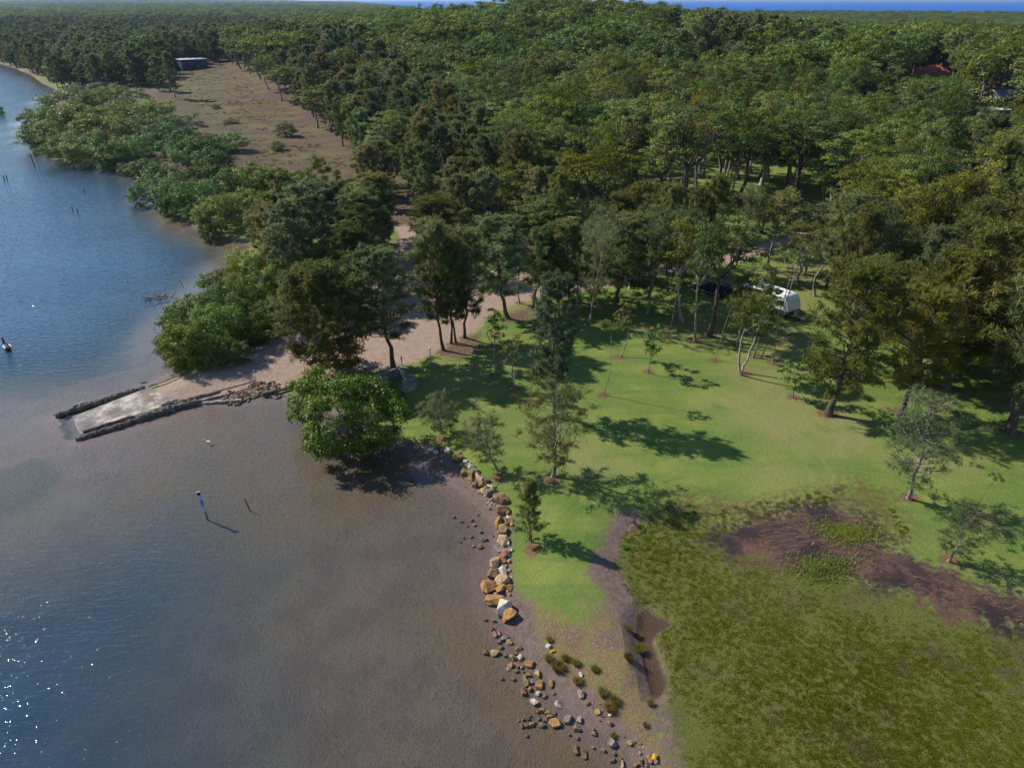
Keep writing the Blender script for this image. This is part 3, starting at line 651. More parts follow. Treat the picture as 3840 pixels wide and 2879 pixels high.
PROTO = {}
def P_(k, *v): PROTO[k] = list(v)
P_('gum', *[clump_tree('gum', 20 + i, 16, 4.4, 4.6 + .6 * (i % 3), 10.6, 50 + 6 * (i % 3), 165, .33, 1.05, .26, M['gum'], (M['bark_gum'], M['bark_pale'])[i % 2], .85, 1 + (i % 2), .4, .5, -.65, .5, extra_twig=(i % 2)) for i in range(6)])
P_('gum_t', *[clump_tree('gum_t', 50 + i, 18, 4.8, 4.6, 12.6, 50, 150, .32, 1.05, .34, M['gum'], (M['bark_gum'], M['bark_dark'])[i % 2], .6, 1, .4, .35, -.5, .5, extra_twig=1) for i in range(4)])
P_('sheoak', *[needle_tree('sheoak', 80 + i, 13, 2.7, .28, 66, 230, M['sheoak'], M['bark_dark'], .17, 'oval', .30, .55, .50, .075, .03, .34) for i in range(4)])
P_('sheoak_f', *[needle_tree('sheoak_f', 90 + i, 13.5, 2.9, .16, 64, 190, M['sheoak'], M['bark_dark'], .18, 'oval', .30, .5, .60, .11, .03, .36) for i in range(4)])
P_('sheoak_d', needle_tree('sheoak_d', 101, 13, 3.6, .08, 100, 250, M['sheoak'], M['bark_dark'], .22, 'oval', .35, .45, .55, .085, .03, .36))
P_('sheoak_y', *[needle_tree('sheoak_y', 110 + i, 10, 2.4, .18, 56, 125, M['sheoak'], M['bark_gum'], .12, 'col', .2, .5, .42, .04, .10, .34, fork=(i == 1)) for i in range(3)])
P_('sheoak_x', needle_tree('sheoak_x', 120, 5, 1.45, .14, 70, 150, M['sheoak'], M['bark_dark'], .075, 'cone', .05, .25, .30, .035, 0, .30))
P_('sheoak_w', needle_tree('sheoak_w', 121, 4, 2.2, .25, 34, 100, M['sheoak'], M['bark_gum'], .08, 'col', .9, .2, .45, .05, .05, .35))
P_('sheoak_o', *[needle_tree('sheoak_o', 130 + i, 15, 3.8, .22, 88, 210, M['olive'], (M['bark_dark'], M['bark_pale'], M['bark_dark'])[i], .30, 'oval', .3, .4, .55, .075, .16, .34) for i in range(3)])
P_('paperbark', *[clump_tree('paperbark', 140 + i, 12, 2.9, 3.4, 8.2, 34, 230, .26, .98, .19, M['olive'], (M['bark_pale'], M['bark_gum'])[i % 2], .7, 1 + (i == 2), .35, .3, -.6, .48, extra_twig=1) for i in range(4)])
P_('sapling', *[clump_tree('sapling', 160 + i, 6, .95, 1.6, 4.0, 12, 75, .20, .42, .055, M['olive'], M['bark_gum'], .8, 1, .2, .3, -.8, .6) for i in range(3)])
P_('sapling_b', *[clump_tree('sapling_b', 170 + i, 5, 1.2, 1.7, 3.2, 14, 60, .26, .45, .06, M['mangrove'], M['bark_gum'], .8, 1, .2, .3, -.9, .5) for i in range(2)])
P_('sapling_t', *[clump_tree('sapling_t', 180 + i, 8, 1.2, .7, 7.3, 9, 55, .20, .45, .05, M['olive'], M['bark_gum'], .6, 1, .3, .3, -.3, .88) for i in range(2)])
P_('mangrove', *[clump_tree('mangrove', 190 + i, 5, 3.3, 2.7, 2.2, 62, 200, .24, .88, .07, M['mangrove'], M['bark_gum'], .82, 5, .6, .45, -.9, .3) for i in range(4)])
P_('hero', clump_tree('hero', 205, 6, 4.2, 3.2, 2.7, 120, 290, .21, .78, .12, M['hero'], M['bark_gum'], .8, 6, .62, .5, -.7, .35))
P_('bright', clump_tree('bright', 206, 8, 3.2, 3.6, 4.2, 42, 210, .27, 1.0, .15, M['bright'], M['bark_dark'], .7, 3, .5, .25, -.7, .35))
# light versions for the far forest (wood and leaves in one mesh)
def join_mesh(name, a, b):
    o = []
    nva = len(a.vertices); va = np.empty(nva * 3, np.float32); a.vertices.foreach_get('co', va); vb = np.empty(len(b.vertices) * 3, np.float32); b.vertices.foreach_get('co', vb)
    fa_ = np.empty(len(a.loops), np.int32); a.loops.foreach_get('vertex_index', fa_); fb = np.empty(len(b.loops), np.int32); b.loops.foreach_get('vertex_index', fb)
    tb = np.empty(len(b.vertices), np.float32); b.attributes['tint'].data.foreach_get('value', tb)
    me = new_mesh(name, np.concatenate([va, vb]).reshape(-1, 3), np.concatenate([fa_, fb + nva]).reshape(-1, 4), [a.materials[0], b.materials[0]],
                  {'tint': np.concatenate([np.zeros(nva), tb])}, np.concatenate([np.zeros(len(a.polygons)), np.ones(len(b.polygons))]))
    return me
def far_proto(kind, k, mk):
    a, b, _ = mk; return join_mesh('far_%s_%d' % (kind, k), a, b)
FAR_GUM = [far_proto('gum', i, clump_tree('fg', 300 + i, 16, 4.7, 4.8, 10.2, 36, 62, .58, 1.35, .26, M['gum'], M['bark_gum'], .8, 1, .45, .5, -.4, .5, .65)) for i in range(4)]
FAR_OAK = [far_proto('oak', i, needle_tree('fo', 320 + i, 13, 2.9, .18, 40, 120, M['sheoak'], M['bark_dark'], .18, 'oval', .3, .5, .8, .24, .0, .36)) for i in range(3)]

def plant(name, kind, var, p, h, width, label, cat, group=None, rz=None, lean=0, color=(1, 1, 1)):
    wood, crown, h0 = PROTO[kind][var % len(PROTO[kind])]
    o = thing(name, label, cat, (p[0], p[1], p[2] - .02), 0, group)
    s = h / h0
    crw = max(abs(v) for v in (crown['rx'],)) if 'rx' in crown else None
    if crw is None:
        co = np.empty(len(crown.vertices) * 3, np.float32); crown.vertices.foreach_get('co', co); co = co.reshape(-1, 3)
        crw = float(np.percentile(np.hypot(co[:, 0], co[:, 1]), 93)); crown['rx'] = crw
    k = s if width is None else max(.55 * s, min(1.7 * s, (width / 2) / crw))
    o.scale = (k, k, s)
    o.rotation_euler = (0, math.radians(lean), 0)
    rz = R.uniform(0, 6.28) if rz is None else rz
    for nm, me in (('trunk', wood), ('crown', crown)):
        c = link(nm, me, o, rot=(0, 0, rz)); c.color = (*color, 1)
    return o
def tone(r=.12, g=.08):
    v = R.uniform(1 - r, 1 + r); return (v * R.uniform(1 - g, 1 + g), v, v * R.uniform(1 - g, 1 + g))

# ------------------------------------------------------------------ park trees
NAMES = {'sheoak': 'she_oak_tree', 'sheoak_d': 'she_oak_tree', 'sheoak_y': 'she_oak_tree', 'sheoak_x': 'she_oak_tree', 'sheoak_o': 'she_oak_tree', 'sheoak_w': 'weeping_shrub', 'sapling': 'sapling', 'sapling_b': 'sapling', 'sapling_t': 'sapling',
         'paperbark': 'paperbark_tree', 'gum_t': 'gum_tree', 'bright': 'bushy_tree'}
lab_n = {}
for t in PARK: lab_n[t[6]] = lab_n.get(t[6], 0) + 1
for i, (kind, bx_, by_, ty_, wpx, lean, lab) in enumerate(PARK):
    p = D(bx_, by_, .9); p.z = gz(p.x, p.y); p2 = D(bx_, by_, p.z); p = Vector((p2.x, p2.y, gz(p2.x, p2.y)))
    h = max(2.0, height_for(p, ty_)); wm = wpx * DS / FPX * (depth_of(p) - h * .4)
    if kind in ('sheoak', 'sheoak_y', 'gum_t'): wm *= 1.18
    if bx_ > 1800 and kind in ('sheoak_o', 'paperbark'): wm *= 1.22
    col = tone(.06, .05)
    if kind == 'gum_t': col = (col[0] * .93, col[1] * .90, col[2] * .88)
    if 'yellowish' in lab: col = (1.5, 1.35, .9)
    if 'grey' in lab: col = (.95, 1.0, 1.35)
    if 'bright' in lab and kind == 'sapling': col = (.9, 1.3, .7)
    plant(NAMES[kind], kind, i, p, h, wm, lab, 'shrub' if kind == 'sheoak_w' else 'tree', ('alike trees in one clump' if lab_n[lab] > 1 else None), None, lean, col)

EXTRA = [(dpoly([(1150, 575), (1500, 560), (1760, 590), (1800, 640), (1740, 690), (1560, 705), (1250, 700), (1160, 650)], .9), 30, ('sheoak', 'paperbark', 'sheoak_y'), 'slender tree crowded between the park road and the lawn'),
         (dpoly([(1780, 600), (2000, 590), (2290, 640), (2290, 900), (2100, 880), (1850, 800)], .9), 34, ('sheoak_o', 'paperbark', 'sheoak'), 'olive tree in the dense stand on the shaded side of the lawn')]
taken = [(t[0], t[1]) for t in TREE_SPOTS]; er = random.Random(21)
for poly, nmax, kinds, lab in EXTRA:
    k = 0; xs_ = [q[0] for q in poly]; ys_ = [q[1] for q in poly]
    for _ in range(900):
        if k >= nmax: break
        x, y = er.uniform(min(xs_), max(xs_)), er.uniform(min(ys_), max(ys_))
        if sdist(poly, [x], [y])[0] < 0 or sdist(ROAD, [x], [y])[0] > -1 or min(math.hypot(x - a, y - b) for a, b in taken) < 3.6: continue
        z = gz(x, y); b_ = y * CP + (CAMH - z) * SP; dx = (1920 + FPX * x / b_) / DS; dy = (1439.5 - FPX * (y * SP - (CAMH - z) * CP) / b_) / DS
        if 1480 < dx < 1770 and 590 < dy < 830: continue       # the caravan and the car stand here
        taken.append((x, y)); k += 1; kd = er.choice(kinds); h = er.uniform(8.5, 13.5)
        tl = ('tall ' if h > 12 else ('low ' if h < 10 else 'mid-sized ')) + ('feathery ' if kd.startswith('sheoak') else 'leafy ') + lab
        plant('she_oak_tree' if kd.startswith('sheoak') else 'paperbark_tree', kd, er.randrange(6), (x, y, z), h, er.uniform(4.2, 6.5), tl, 'tree', 'trees: ' + tl, None, er.uniform(-3, 6), tone(.12, .08))

# ------------------------------------------------------------------ mangroves: (x, y of base, top row, width, tone)
MG = [(100, 318, 262, 110), (155, 345, 285, 120), (215, 355, 290, 120), (262, 360, 300, 90), (300, 345, 290, 100), (120, 300, 230, 120), (75, 290, 240, 70), (170, 300, 225, 130), (230, 310, 245, 120),
      (150, 262, 195, 130), (215, 265, 205, 130), (270, 290, 225, 120), (320, 310, 250, 110), (365, 325, 265, 100), (300, 262, 200, 120), (250, 235, 185, 120), (200, 225, 180, 110), (340, 275, 215, 110), (400, 345, 285, 100), (440, 350, 290, 90),
      (385, 300, 245, 100), (500, 330, 285, 80), (470, 335, 300, 80), (318, 376, 345, 70), (285, 372, 352, 46), (345, 377, 350, 50),
      (400, 425, 330, 130), (460, 410, 325, 120), (380, 460, 395, 100), (440, 470, 390, 110), (500, 455, 370, 120), (560, 440, 358, 150), (620, 440, 365, 130), (480, 500, 420, 105), (450, 512, 470, 50), (540, 480, 410, 110), (600, 480, 420, 120), (660, 450, 380, 100), (700, 440, 345, 60),
      (306, 438, 396, 58), (350, 440, 400, 50), (690, 470, 400, 90), (590, 520, 455, 90), (560, 505, 450, 80),
      (530, 600, 540, 85), (500, 640, 575, 90), (470, 680, 600, 110), (430, 720, 640, 120), (400, 760, 670, 120), (395, 795, 705, 105), (440, 790, 700, 110), (480, 760, 660, 120), (500, 720, 620, 110), (540, 700, 600, 110), (560, 660, 560, 100), (510, 790, 735, 70), (580, 730, 650, 90), (550, 745, 680, 90), (455, 800, 750, 60),
      (640, 700, 610, 80), (620, 640, 560, 90), (395, 172, 128, 100), (365, 180, 140, 70), (270, 195, 152, 120), (310, 205, 160, 90), (468, 246, 225, 34), (500, 272, 255, 36), (620, 297, 265, 44), (600, 325, 305, 36), (1, 245, 228, 14)]
for i, (x, y, ty, wpx) in enumerate(MG):
    p = D(x, y, .25); p.z = max(gz(p.x, p.y), -.5)
    h = max(1.2, height_for(p, ty)); wm = wpx * DS / FPX * depth_of(p)
    small = wpx < 60
    g = 'mangroves along the muddy point' if y < 380 else ('mangroves round the bay' if y < 540 else 'mangroves beside the boat ramp')
    lab = {0: 'grey-green mangrove in the thicket on the muddy point', 1: 'grey-green mangrove round the small bay', 2: 'glossy green mangrove in the thicket above the boat ramp'}[0 if y < 380 else (1 if y < 540 else 2)]
    if (x, y) == (306, 438): lab, g = 'small round mangrove standing alone in the bay water', None
    if (x, y) == (1, 245): lab, g = 'small dark mangrove standing out in the river', None
    if x in (468, 500, 620, 600) and y < 330: lab, g = 'small bush alone on the reddish salt meadow', 'bushes on the salt meadow'
    kind = 'mangrove'
    if g and 'thicket' in lab or g and 'bay' in lab: sw_ = 'spreading' if wpx > 112 else ('compact' if wpx < 85 else 'rounded'); lab = sw_ + ' ' + lab; g = g + ', ' + sw_
    col = tone(.12, .06)
    if y < 380: col = (col[0] * 1.05, col[1] * 1.02, col[2] * 1.0)
    if y > 590: col = (col[0] * 1.15, col[1] * 1.15, col[2] * .8)
    plant('mangrove_tree', kind, i, p, h, wm, lab, 'mangrove' if not small else 'bush', g, None, 0, col)
p = D(748, 962, .1); p.z = gz(p.x, p.y)
plant('mangrove_tree', 'hero', 0, p, height_for(p, 812), 262 * DS / FPX * depth_of(p), 'large bright green mangrove overhanging the shallows beside the lawn', 'mangrove', None, .6)
p = D(845, 880, .4); p.z = gz(p.x, p.y)
plant('mangrove_tree', 'hero', 0, p, height_for(p, 838), 80 * DS / FPX * depth_of(p), 'small bright mangrove growing against the concrete enclosure', 'mangrove', None, 2.2)

# ------------------------------------------------------------------ forest
FRONT = dpoly([(540, 545), (640, 690), (700, 640), (830, 560), (850, 490), (900, 485), (920, 560), (1060, 575), (1200, 570), (1290, 530), (1310, 440), (1420, 445), (1450, 440), (1620, 430), (1760, 450),
               (1790, 540), (1880, 585), (2000, 640), (2250, 700), (2600, 800), (2600, 2000), (0, 2000), (0, 600)], .9)      # hand-planted foreground
OPENW = dpoly([(1290, 530), (1290, 330), (1700, 300), (2400, 320), (2600, 800), (2250, 700), (1900, 590), (1790, 540), (1740, 395), (1620, 380)], .9)
OAKZ = [dpoly(p, .9) for p in ([(470, 70), (560, 62), (640, 120), (760, 180), (880, 230), (980, 300), (1080, 400), (1200, 480), (1200, 560), (1000, 590), (640, 700), (540, 545), (640, 400), (780, 420), (800, 385), (620, 240), (495, 150)],
                                [(-300, 72), (480, 64), (510, 168), (345, 222), (250, 215), (130, 205), (0, 150), (-300, 120)],
                                [(1400, 175), (1900, 150), (1900, 230), (1450, 260)])]
# buildings and vans among the trees: x, row of the ground in front, length, width, wall height, turn (deg), roof, wall, label
HOUSES = [(2162, 232, 10, 8, 3.0, 20, 'gable', 'blueroof', 'wallcream', 'house with blue roof and broad white gable edge behind the caravan park'),
          (2135, 262, 9, 5, 2.8, 12, 'flat', 'white', 'wallgrey', 'cabin with flat white roof below the blue-roofed house'),
          (2010, 172, 12, 9, 2.8, -25, 'hip', 'redroof', 'wallcream', 'house with red tiled roof under tall trees'),
          (2192, 185, 9, 7, 2.8, 10, 'gable', 'ironroof', 'wallcream', 'cream house with pale roof behind the blue-roofed house'),
          (1935, 205, 8, 4, 2.5, 8, 'flat', 'ironroof', 'whitepaint', 'white holiday cabin in the row behind the gums'),
          (1975, 214, 8, 4, 2.5, 4, 'flat', 'ironroof', 'whitepaint', 'white holiday cabin in the row behind the gums'),
          (1890, 218, 8, 4, 2.5, -6, 'flat', 'ironroof', 'whitepaint', 'white holiday cabin in the row behind the gums'),
          (1935, 240, 7, 4, 2.5, -15, 'gable', 'ironroof', 'wallgrey', 'grey gabled cabin hidden among the gums'),
          (1895, 262, 6, 3, 2.4, 20, 'flat', 'blueroof', 'wallgrey', 'small cabin with blue roof among the gums'),
          (1962, 318, 6, 3, 2.3, 30, 'flat', 'white', 'whitepaint', 'small white-roofed cabin in the middle of the caravan park'),
          (2052, 318, 6, 3, 2.3, -10, 'flat', 'ironroof', 'wallgrey', 'small grey cabin in the middle of the caravan park'),
          (2096, 452, 7, 3, 2.2, 8, 'flat', 'white', 'wallgrey', 'camper trailer with white roof at the edge of the caravan park'),
          (415, 150, 12, 9, 4.6, 40, 'flat', 'ironroof', 'wallblue', 'dark blue building with flat white roof beyond the salt meadow')]
HP = [Dg(h_[0], h_[1]) for h_ in HOUSES]
def hcap(x, y, z):
    """tallest tree that leaves the house roofs in sight"""
    c = 99.0; d = math.hypot(x, y)
    for q, h_ in zip(HP, HOUSES):
        dh = math.hypot(q.x, q.y)
        if d < dh + 2 and abs(math.atan2(x, y) - math.atan2(q.x, q.y)) < (h_[2] * .45 + (3.0 if h_[0] in (2162, 2135, 2010, 415) else -2.4)) / dh:
            c = min(c, CAMH + (q.z + h_[4] * .5 - CAMH) * d / dh - z)
    b = y * CP + (CAMH - z) * SP; dx = (1920 + FPX * x / b) / DS; dyr = (1439.5 - FPX * (y * SP - (CAMH - z) * CP) / b) / DS
    if 480 < dx < 920 and dyr > 385:      # low trees in front of the salt meadow
        c = min(c, height_for((x, y, z), float(np.interp(dx, [480, 560, 640, 720, 770, 800, 850, 920], [470, 440, 415, 402, 392, 330, 270, 200]))))
    return c
MGZONE = dpoly([(40, 165), (130, 194), (250, 206), (335, 212), (400, 240), (470, 282), (525, 300), (560, 365), (700, 415), (660, 500), (540, 550), (300, 480), (40, 330)], .2)
def jgrid(y0, y1, sp):
    yy = np.arange(y0, y1, sp); out = []
    for y in yy:
        half = y * .78 + 45
        xx = np.arange(-half, half, sp)
        out.append(np.stack([xx + RN.uniform(-.42, .42, len(xx)) * sp, np.full(len(xx), y) + RN.uniform(-.42, .42, len(xx)) * sp], 1))
    return np.concatenate(out)
def keepers(pts, s_min=2.0):
    x, y = pts[:, 0], pts[:, 1]
    m = (sdist(LAND, x, y) > s_min) & (sdist(FRONT, x, y) < 0) & (sdist(CLEAR, x, y) < -1.0) & (sdist(ROAD, x, y) < -1.0) & (sdist(OCEAN, x, y) < -20) & (sdist(LAWN_FAR, x, y) < 0) & (sdist(MGZONE, x, y) < 0)
    for q, h_ in zip(HP, HOUSES): m &= np.hypot(x - q.x, y - q.y) > h_[2] * .5 + 2.5
    ow = sdist(OPENW, x, y) > 0
    m &= ~ow | (RN.rand(len(x)) < np.where(x > .42 * y, .95, .72))
    return pts[m]
near = keepers(jgrid(62, 470, 6.6))
ox = np.zeros(len(near), bool)
for z_ in OAKZ: ox |= sdist(z_, near[:, 0], near[:, 1]) > 0
ox ^= RN.rand(len(near)) < .07
nz = ground_z(near[:, 0], near[:, 1])
order = np.argsort(np.hypot(near[:, 0], near[:, 1]))
cnt = {'gum': 0, 'oak': 0}; LIM = {'gum': 255, 'oak': 270}
far_g, far_o = [], []
for i in order:
    x, y = near[i]; k = 'oak' if ox[i] else 'gum'
    hc = hcap(x, y, nz[i])
    if hc < 3: continue
    inview = abs(x) < .70 * (y * CP + (CAMH - 8) * SP) + 4
    if cnt[k] < LIM[k] and inview:
        cnt[k] += 1
        if k == 'gum':
            ow = sdist(OPENW, [x], [y])[0] > 0
            gk = R.choice(['gum', 'gum', 'gum_t'])
            col = tone(.16, .10)
            if x > 20: col = (col[0] * 1.12, col[1] * 1.0, col[2] * .9)
            hh_ = min(hc, R.uniform(11, 19.5) * (1.0 if y > 140 else .85)); tw = 'yellowish' if col[0] > 1.12 * col[2] else ('bluish' if col[2] > 1.06 * col[0] else 'plain'); hw = 'tall' if hh_ > 16 else ('low' if hh_ < 13.5 else 'mid-height')
            where_ = 'shading the caravan park' if ow else ('on the rise behind the caravan park' if x > 25 else 'in the forest behind the gravel road')
            lab_ = '%s %s gum tree %s' % (hw, {'yellowish': 'yellow-green', 'bluish': 'blue-green', 'plain': 'mid-green'}[tw], where_)
            plant('gum_tree', gk, R.randrange(6), (x, y, nz[i]), hh_, R.uniform(8, 14) * (.8 if ow else 1), lab_,
                  'tree', 'gums: ' + lab_, None, R.uniform(-4, 4), col)
        else:
            col = tone(.15, .08); col = (col[0] * R.uniform(.88, 1.15), col[1], col[2] * 1.05)
            left = x < -.25 * y
            hh_ = min(hc, R.uniform(10, 15)); hw = 'tall' if hh_ > 13.2 else ('short' if hh_ < 9.5 else 'mid-height'); tw = 'brownish' if col[0] > 1.04 * col[1] else 'dark green'
            lab_ = '%s %s she-oak %s' % (hw, tw, 'in the belt around the salt meadow' if left else ('among the gums up the slope' if x > 0 and y > 130 else 'in the thicket behind the gravel road'))
            plant('she_oak_tree', 'sheoak_f', R.randrange(4), (x, y, nz[i]), hh_, R.uniform(4.6, 7), lab_,
                  'tree', 'she-oaks: ' + lab_, None, R.uniform(-3, 3), col)
    else:
        (far_o if k == 'oak' else far_g).append((x, y, nz[i], R.uniform(.75, 1.55), min(hc / 16, R.uniform(.7, 1.15) + (.25 * vnoise(x, y, 60, 77) if x > 0 else 0))))
for y0, y1, sp, s0 in ((470, 1000, 9.0, 1.3), (1000, 2900, 16.0, 2.0), (2900, 6000, 44.0, 3.8)):
    pts = keepers(jgrid(y0, y1, sp)); z_ = ground_z(pts[:, 0], pts[:, 1])
    oo = np.zeros(len(pts), bool)
    for q in OAKZ: oo |= sdist(q, pts[:, 0], pts[:, 1]) > 0
    for i in range(len(pts)):
        hs = .66 if pts[i, 0] > -.12 * pts[i, 1] else 1.0
        (far_o if oo[i] else far_g).append((pts[i, 0], pts[i, 1], z_[i], s0 * R.uniform(.65, 1.4), hs * R.uniform(.65, 1.2)))

def scatter(name, meshes, data, label, cat, color=None, seed=1):
    """one object whose points carry copies of the given meshes"""
    coll = bpy.data.collections.new(name + '_source')
    for i, me in enumerate(meshes):
        o = bpy.data.objects.new('%s_%d' % (name, i), me); coll.objects.link(o)
    d = np.asarray(data, np.float32); n = len(d)
    me = bpy.data.meshes.new(name); me.vertices.add(n); me.vertices.foreach_set('co', d[:, :3].ravel())
    rs = np.random.RandomState(seed)
    for a, v in (('sx', d[:, 3]), ('sz', d[:, 4]), ('rz', rs.uniform(0, 6.28, n))):
        q = me.attributes.new(a, 'FLOAT', 'POINT'); q.data.foreach_set('value', np.asarray(v, np.float32))
    q = me.attributes.new('pick', 'INT', 'POINT'); q.data.foreach_set('value', rs.randint(0, len(meshes), n).astype(np.int32))
    ob = link(name, me); ob['kind'] = 'stuff'; tag(ob, label, cat)
    t = bpy.data.node_groups.new(name, 'GeometryNodeTree')
    t.interface.new_socket('Geometry', in_out='INPUT', socket_type='NodeSocketGeometry'); t.interface.new_socket('Geometry', in_out='OUTPUT', socket_type='NodeSocketGeometry')
    N = t.nodes; L = t.links; gi = N.new('NodeGroupInput'); go = N.new('NodeGroupOutput')
    ci = N.new('GeometryNodeCollectionInfo'); ci.inputs['Collection'].default_value = coll; ci.inputs['Separate Children'].default_value = True; ci.inputs['Reset Children'].default_value = True
    ip = N.new('GeometryNodeInstanceOnPoints'); ip.inputs['Pick Instance'].default_value = True
    def na(nm, ty):
        a = N.new('GeometryNodeInputNamedAttribute'); a.data_type = ty; a.inputs['Name'].default_value = nm; return a.outputs[0]
    cs = N.new('ShaderNodeCombineXYZ'); L.new(na('sx', 'FLOAT'), cs.inputs[0]); L.new(na('sx', 'FLOAT'), cs.inputs[1]); L.new(na('sz', 'FLOAT'), cs.inputs[2])
    cr = N.new('ShaderNodeCombineXYZ'); L.new(na('rz', 'FLOAT'), cr.inputs[2])
    L.new(gi.outputs[0], ip.inputs['Points']); L.new(ci.outputs[0], ip.inputs['Instance']); L.new(na('pick', 'INT'), ip.inputs['Instance Index'])
    L.new(cs.outputs[0], ip.inputs['Scale']); L.new(cr.outputs[0], ip.inputs['Rotation']); L.new(ip.outputs[0], go.inputs[0])
    md = ob.modifiers.new('scatter', 'NODES'); md.node_group = t
    return ob
scatter('distant_gum_forest', FAR_GUM, far_g, 'distant grey-green gum forest reaching back to the coast', 'forest', seed=3)
scatter('distant_she_oak_forest', FAR_OAK, far_o, 'distant dark she-oak forest beyond the river bend', 'forest', seed=4)

# ------------------------------------------------------------------ buildings
def building(p, L, W, H, rz, roof, rm, wm, lab, flat_eave=.35):
    name = 'camper_trailer' if 'camper' in lab else ('cabin' if 'cabin' in lab else 'house')
    o = thing(name, lab, {'camper_trailer': 'trailer', 'cabin': 'cabin', 'house': 'house'}[name], (p.x, p.y, p.z - .05), math.radians(rz), 'holiday cabins in a row' if 'in the row' in lab else None)
    b0 = .45 if name != 'house' else .0
    box('wall', M[wm], (0, 0, b0 + H / 2), (L, W, H), o)
    if b0:
        for sx in (-.4, 0, .4):
            for sy in (-.4, .4): box('stump', M['concrete'], (sx * L, sy * W, b0 / 2), (.3, .3, b0), o)
    z = b0 + H
    if roof == 'flat':
        r = box('roof', M[rm], (0, 0, z + .10), (L + .8, W + .8, .16), o, bevel=.04); box('fascia', M['whitepaint'], (0, -W / 2 - .42, z + .06), (L + .84, .04, .26), r)
        for k in (-.25, .2): box('roof_vent', M['steel'], (k * L, 0, z + .3), (.5, .5, .25), r, bevel=.05)
    elif roof == 'gable':
        e = .5; rh = W * .26
        bm = bmesh.new()
        for sgn in (-1, 1):
            v = [(-L / 2 - e, sgn * (W / 2 + e), z - .12), (L / 2 + e, sgn * (W / 2 + e), z - .12), (L / 2 + e, 0, z + rh), (-L / 2 - e, 0, z + rh)]
            lo = [bm.verts.new(q) for q in v]; hi = [bm.verts.new((q[0], q[1], q[2] + .14)) for q in v]
            bm.faces.new(lo); bm.faces.new(hi[::-1])
            for i in range(4): bm.faces.new((lo[i], hi[i], hi[(i + 1) % 4], lo[(i + 1) % 4]))
        bmesh.ops.recalc_face_normals(bm, faces=bm.faces)
        r = bm_obj('roof', bm, M[rm], o)
        for sx in (-1, 1):
            prism('gable', M[wm], [(-W / 2, 0), (W / 2, 0), (0, rh)], 0, .1, o).matrix_basis = Matrix.Translation((sx * (L / 2 - .05), 0, z)) @ Matrix.Rotation(math.pi / 2, 4, 'Z')
            for sgn in (-1, 1):
                bm = bmesh.new(); bcyl(bm, (sx * (L / 2 + e + .04), sgn * (W / 2 + e + .05), z - .03), (sx * (L / 2 + e + .04), 0, z + rh + .10), .16, seg=4); bm_obj('barge_board', bm, M['whitepaint'], r)
    else:
        e = .6; rh = W * .28; k = W / 2
        bm = bmesh.new(); a = [bm.verts.new(q) for q in ((-L / 2 - e, -W / 2 - e, z), (L / 2 + e, -W / 2 - e, z), (L / 2 + e, W / 2 + e, z), (-L / 2 - e, W / 2 + e, z))]
        t = [bm.verts.new((-L / 2 + k, 0, z + rh)), bm.verts.new((L / 2 - k, 0, z + rh))]
        bm.faces.new(a[::-1]); bm.faces.new((a[0], a[1], t[1], t[0])); bm.faces.new((a[2], a[3], t[0], t[1])); bm.faces.new((a[1], a[2], t[1])); bm.faces.new((a[3], a[0], t[0]))
        r = bm_obj('roof', bm, M[rm], o); cyl('ridge_cap', M[rm], (-L / 2 + k, 0, z + rh), (L / 2 - k, 0, z + rh), .12, None, r, 6)
        box('chimney', M['wallcream'], (L * .2, W * .15, z + rh * .9), (.6, .6, 1.4), r)
    nw = max(2, int(L / 2.6))
    for i in range(nw):
        x = -L / 2 + (i + .5) * L / nw
        for sy in (-1, 1):
            if i == nw // 2 and sy < 0:
                d = box('door', M['timber'], (x, sy * (W / 2 + .02), b0 + 1.05), (.9, .06, 2.0), o); box('handle', M['steel'], (x + .35, sy * (W / 2 + .07), b0 + 1.0), (.08, .06, .05), d)
            else:
                f = box('window', M['whitepaint'], (x, sy * (W / 2 + .02), b0 + H * .6), (1.3, .06, 1.05), o); box('pane', M['glass'], (x, sy * (W / 2 + .035), b0 + H * .6), (1.15, .06, .9), f)
    return o
for q, h_ in zip(HP, HOUSES): building(q, *h_[2:])
p = Dg(2128, 278)
o = thing('tarpaulin_shelter', 'teal tarpaulin awning pitched beside the flat white-roofed cabin', 'awning', (p.x, p.y, p.z))
prism('canopy', M['tarp'], [(-2.2, 1.9), (0, 2.6), (2.2, 1.9), (2.2, 1.94), (0, 2.64), (-2.2, 1.94)], -1.6, 1.6, o)
for sx in (-2.1, 2.1):
    for sy in (-1.5, 1.5): cyl('pole', M['steel'], (sx, sy, -.1), (sx, sy, 1.93), .03, None, o, 6)
p = Dg(2060, 165); p.z = gz(p.x, p.y)
o = thing('power_pole', 'bare timber power pole with a crossarm by the red-roofed house', 'pole', p)
cyl('post', M['timber'], (0, 0, -.3), (0, 0, 10.5), .18, .12, o); box('crossarm', M['timber'], (0, -.16, 9.9), (2.4, .14, .14), o)
for k in (-1, -.5, .5, 1): cyl('insulator', M['whitepaint'], (k, -.16, 9.95), (k, -.16, 10.2), .07, .05, o, 8)

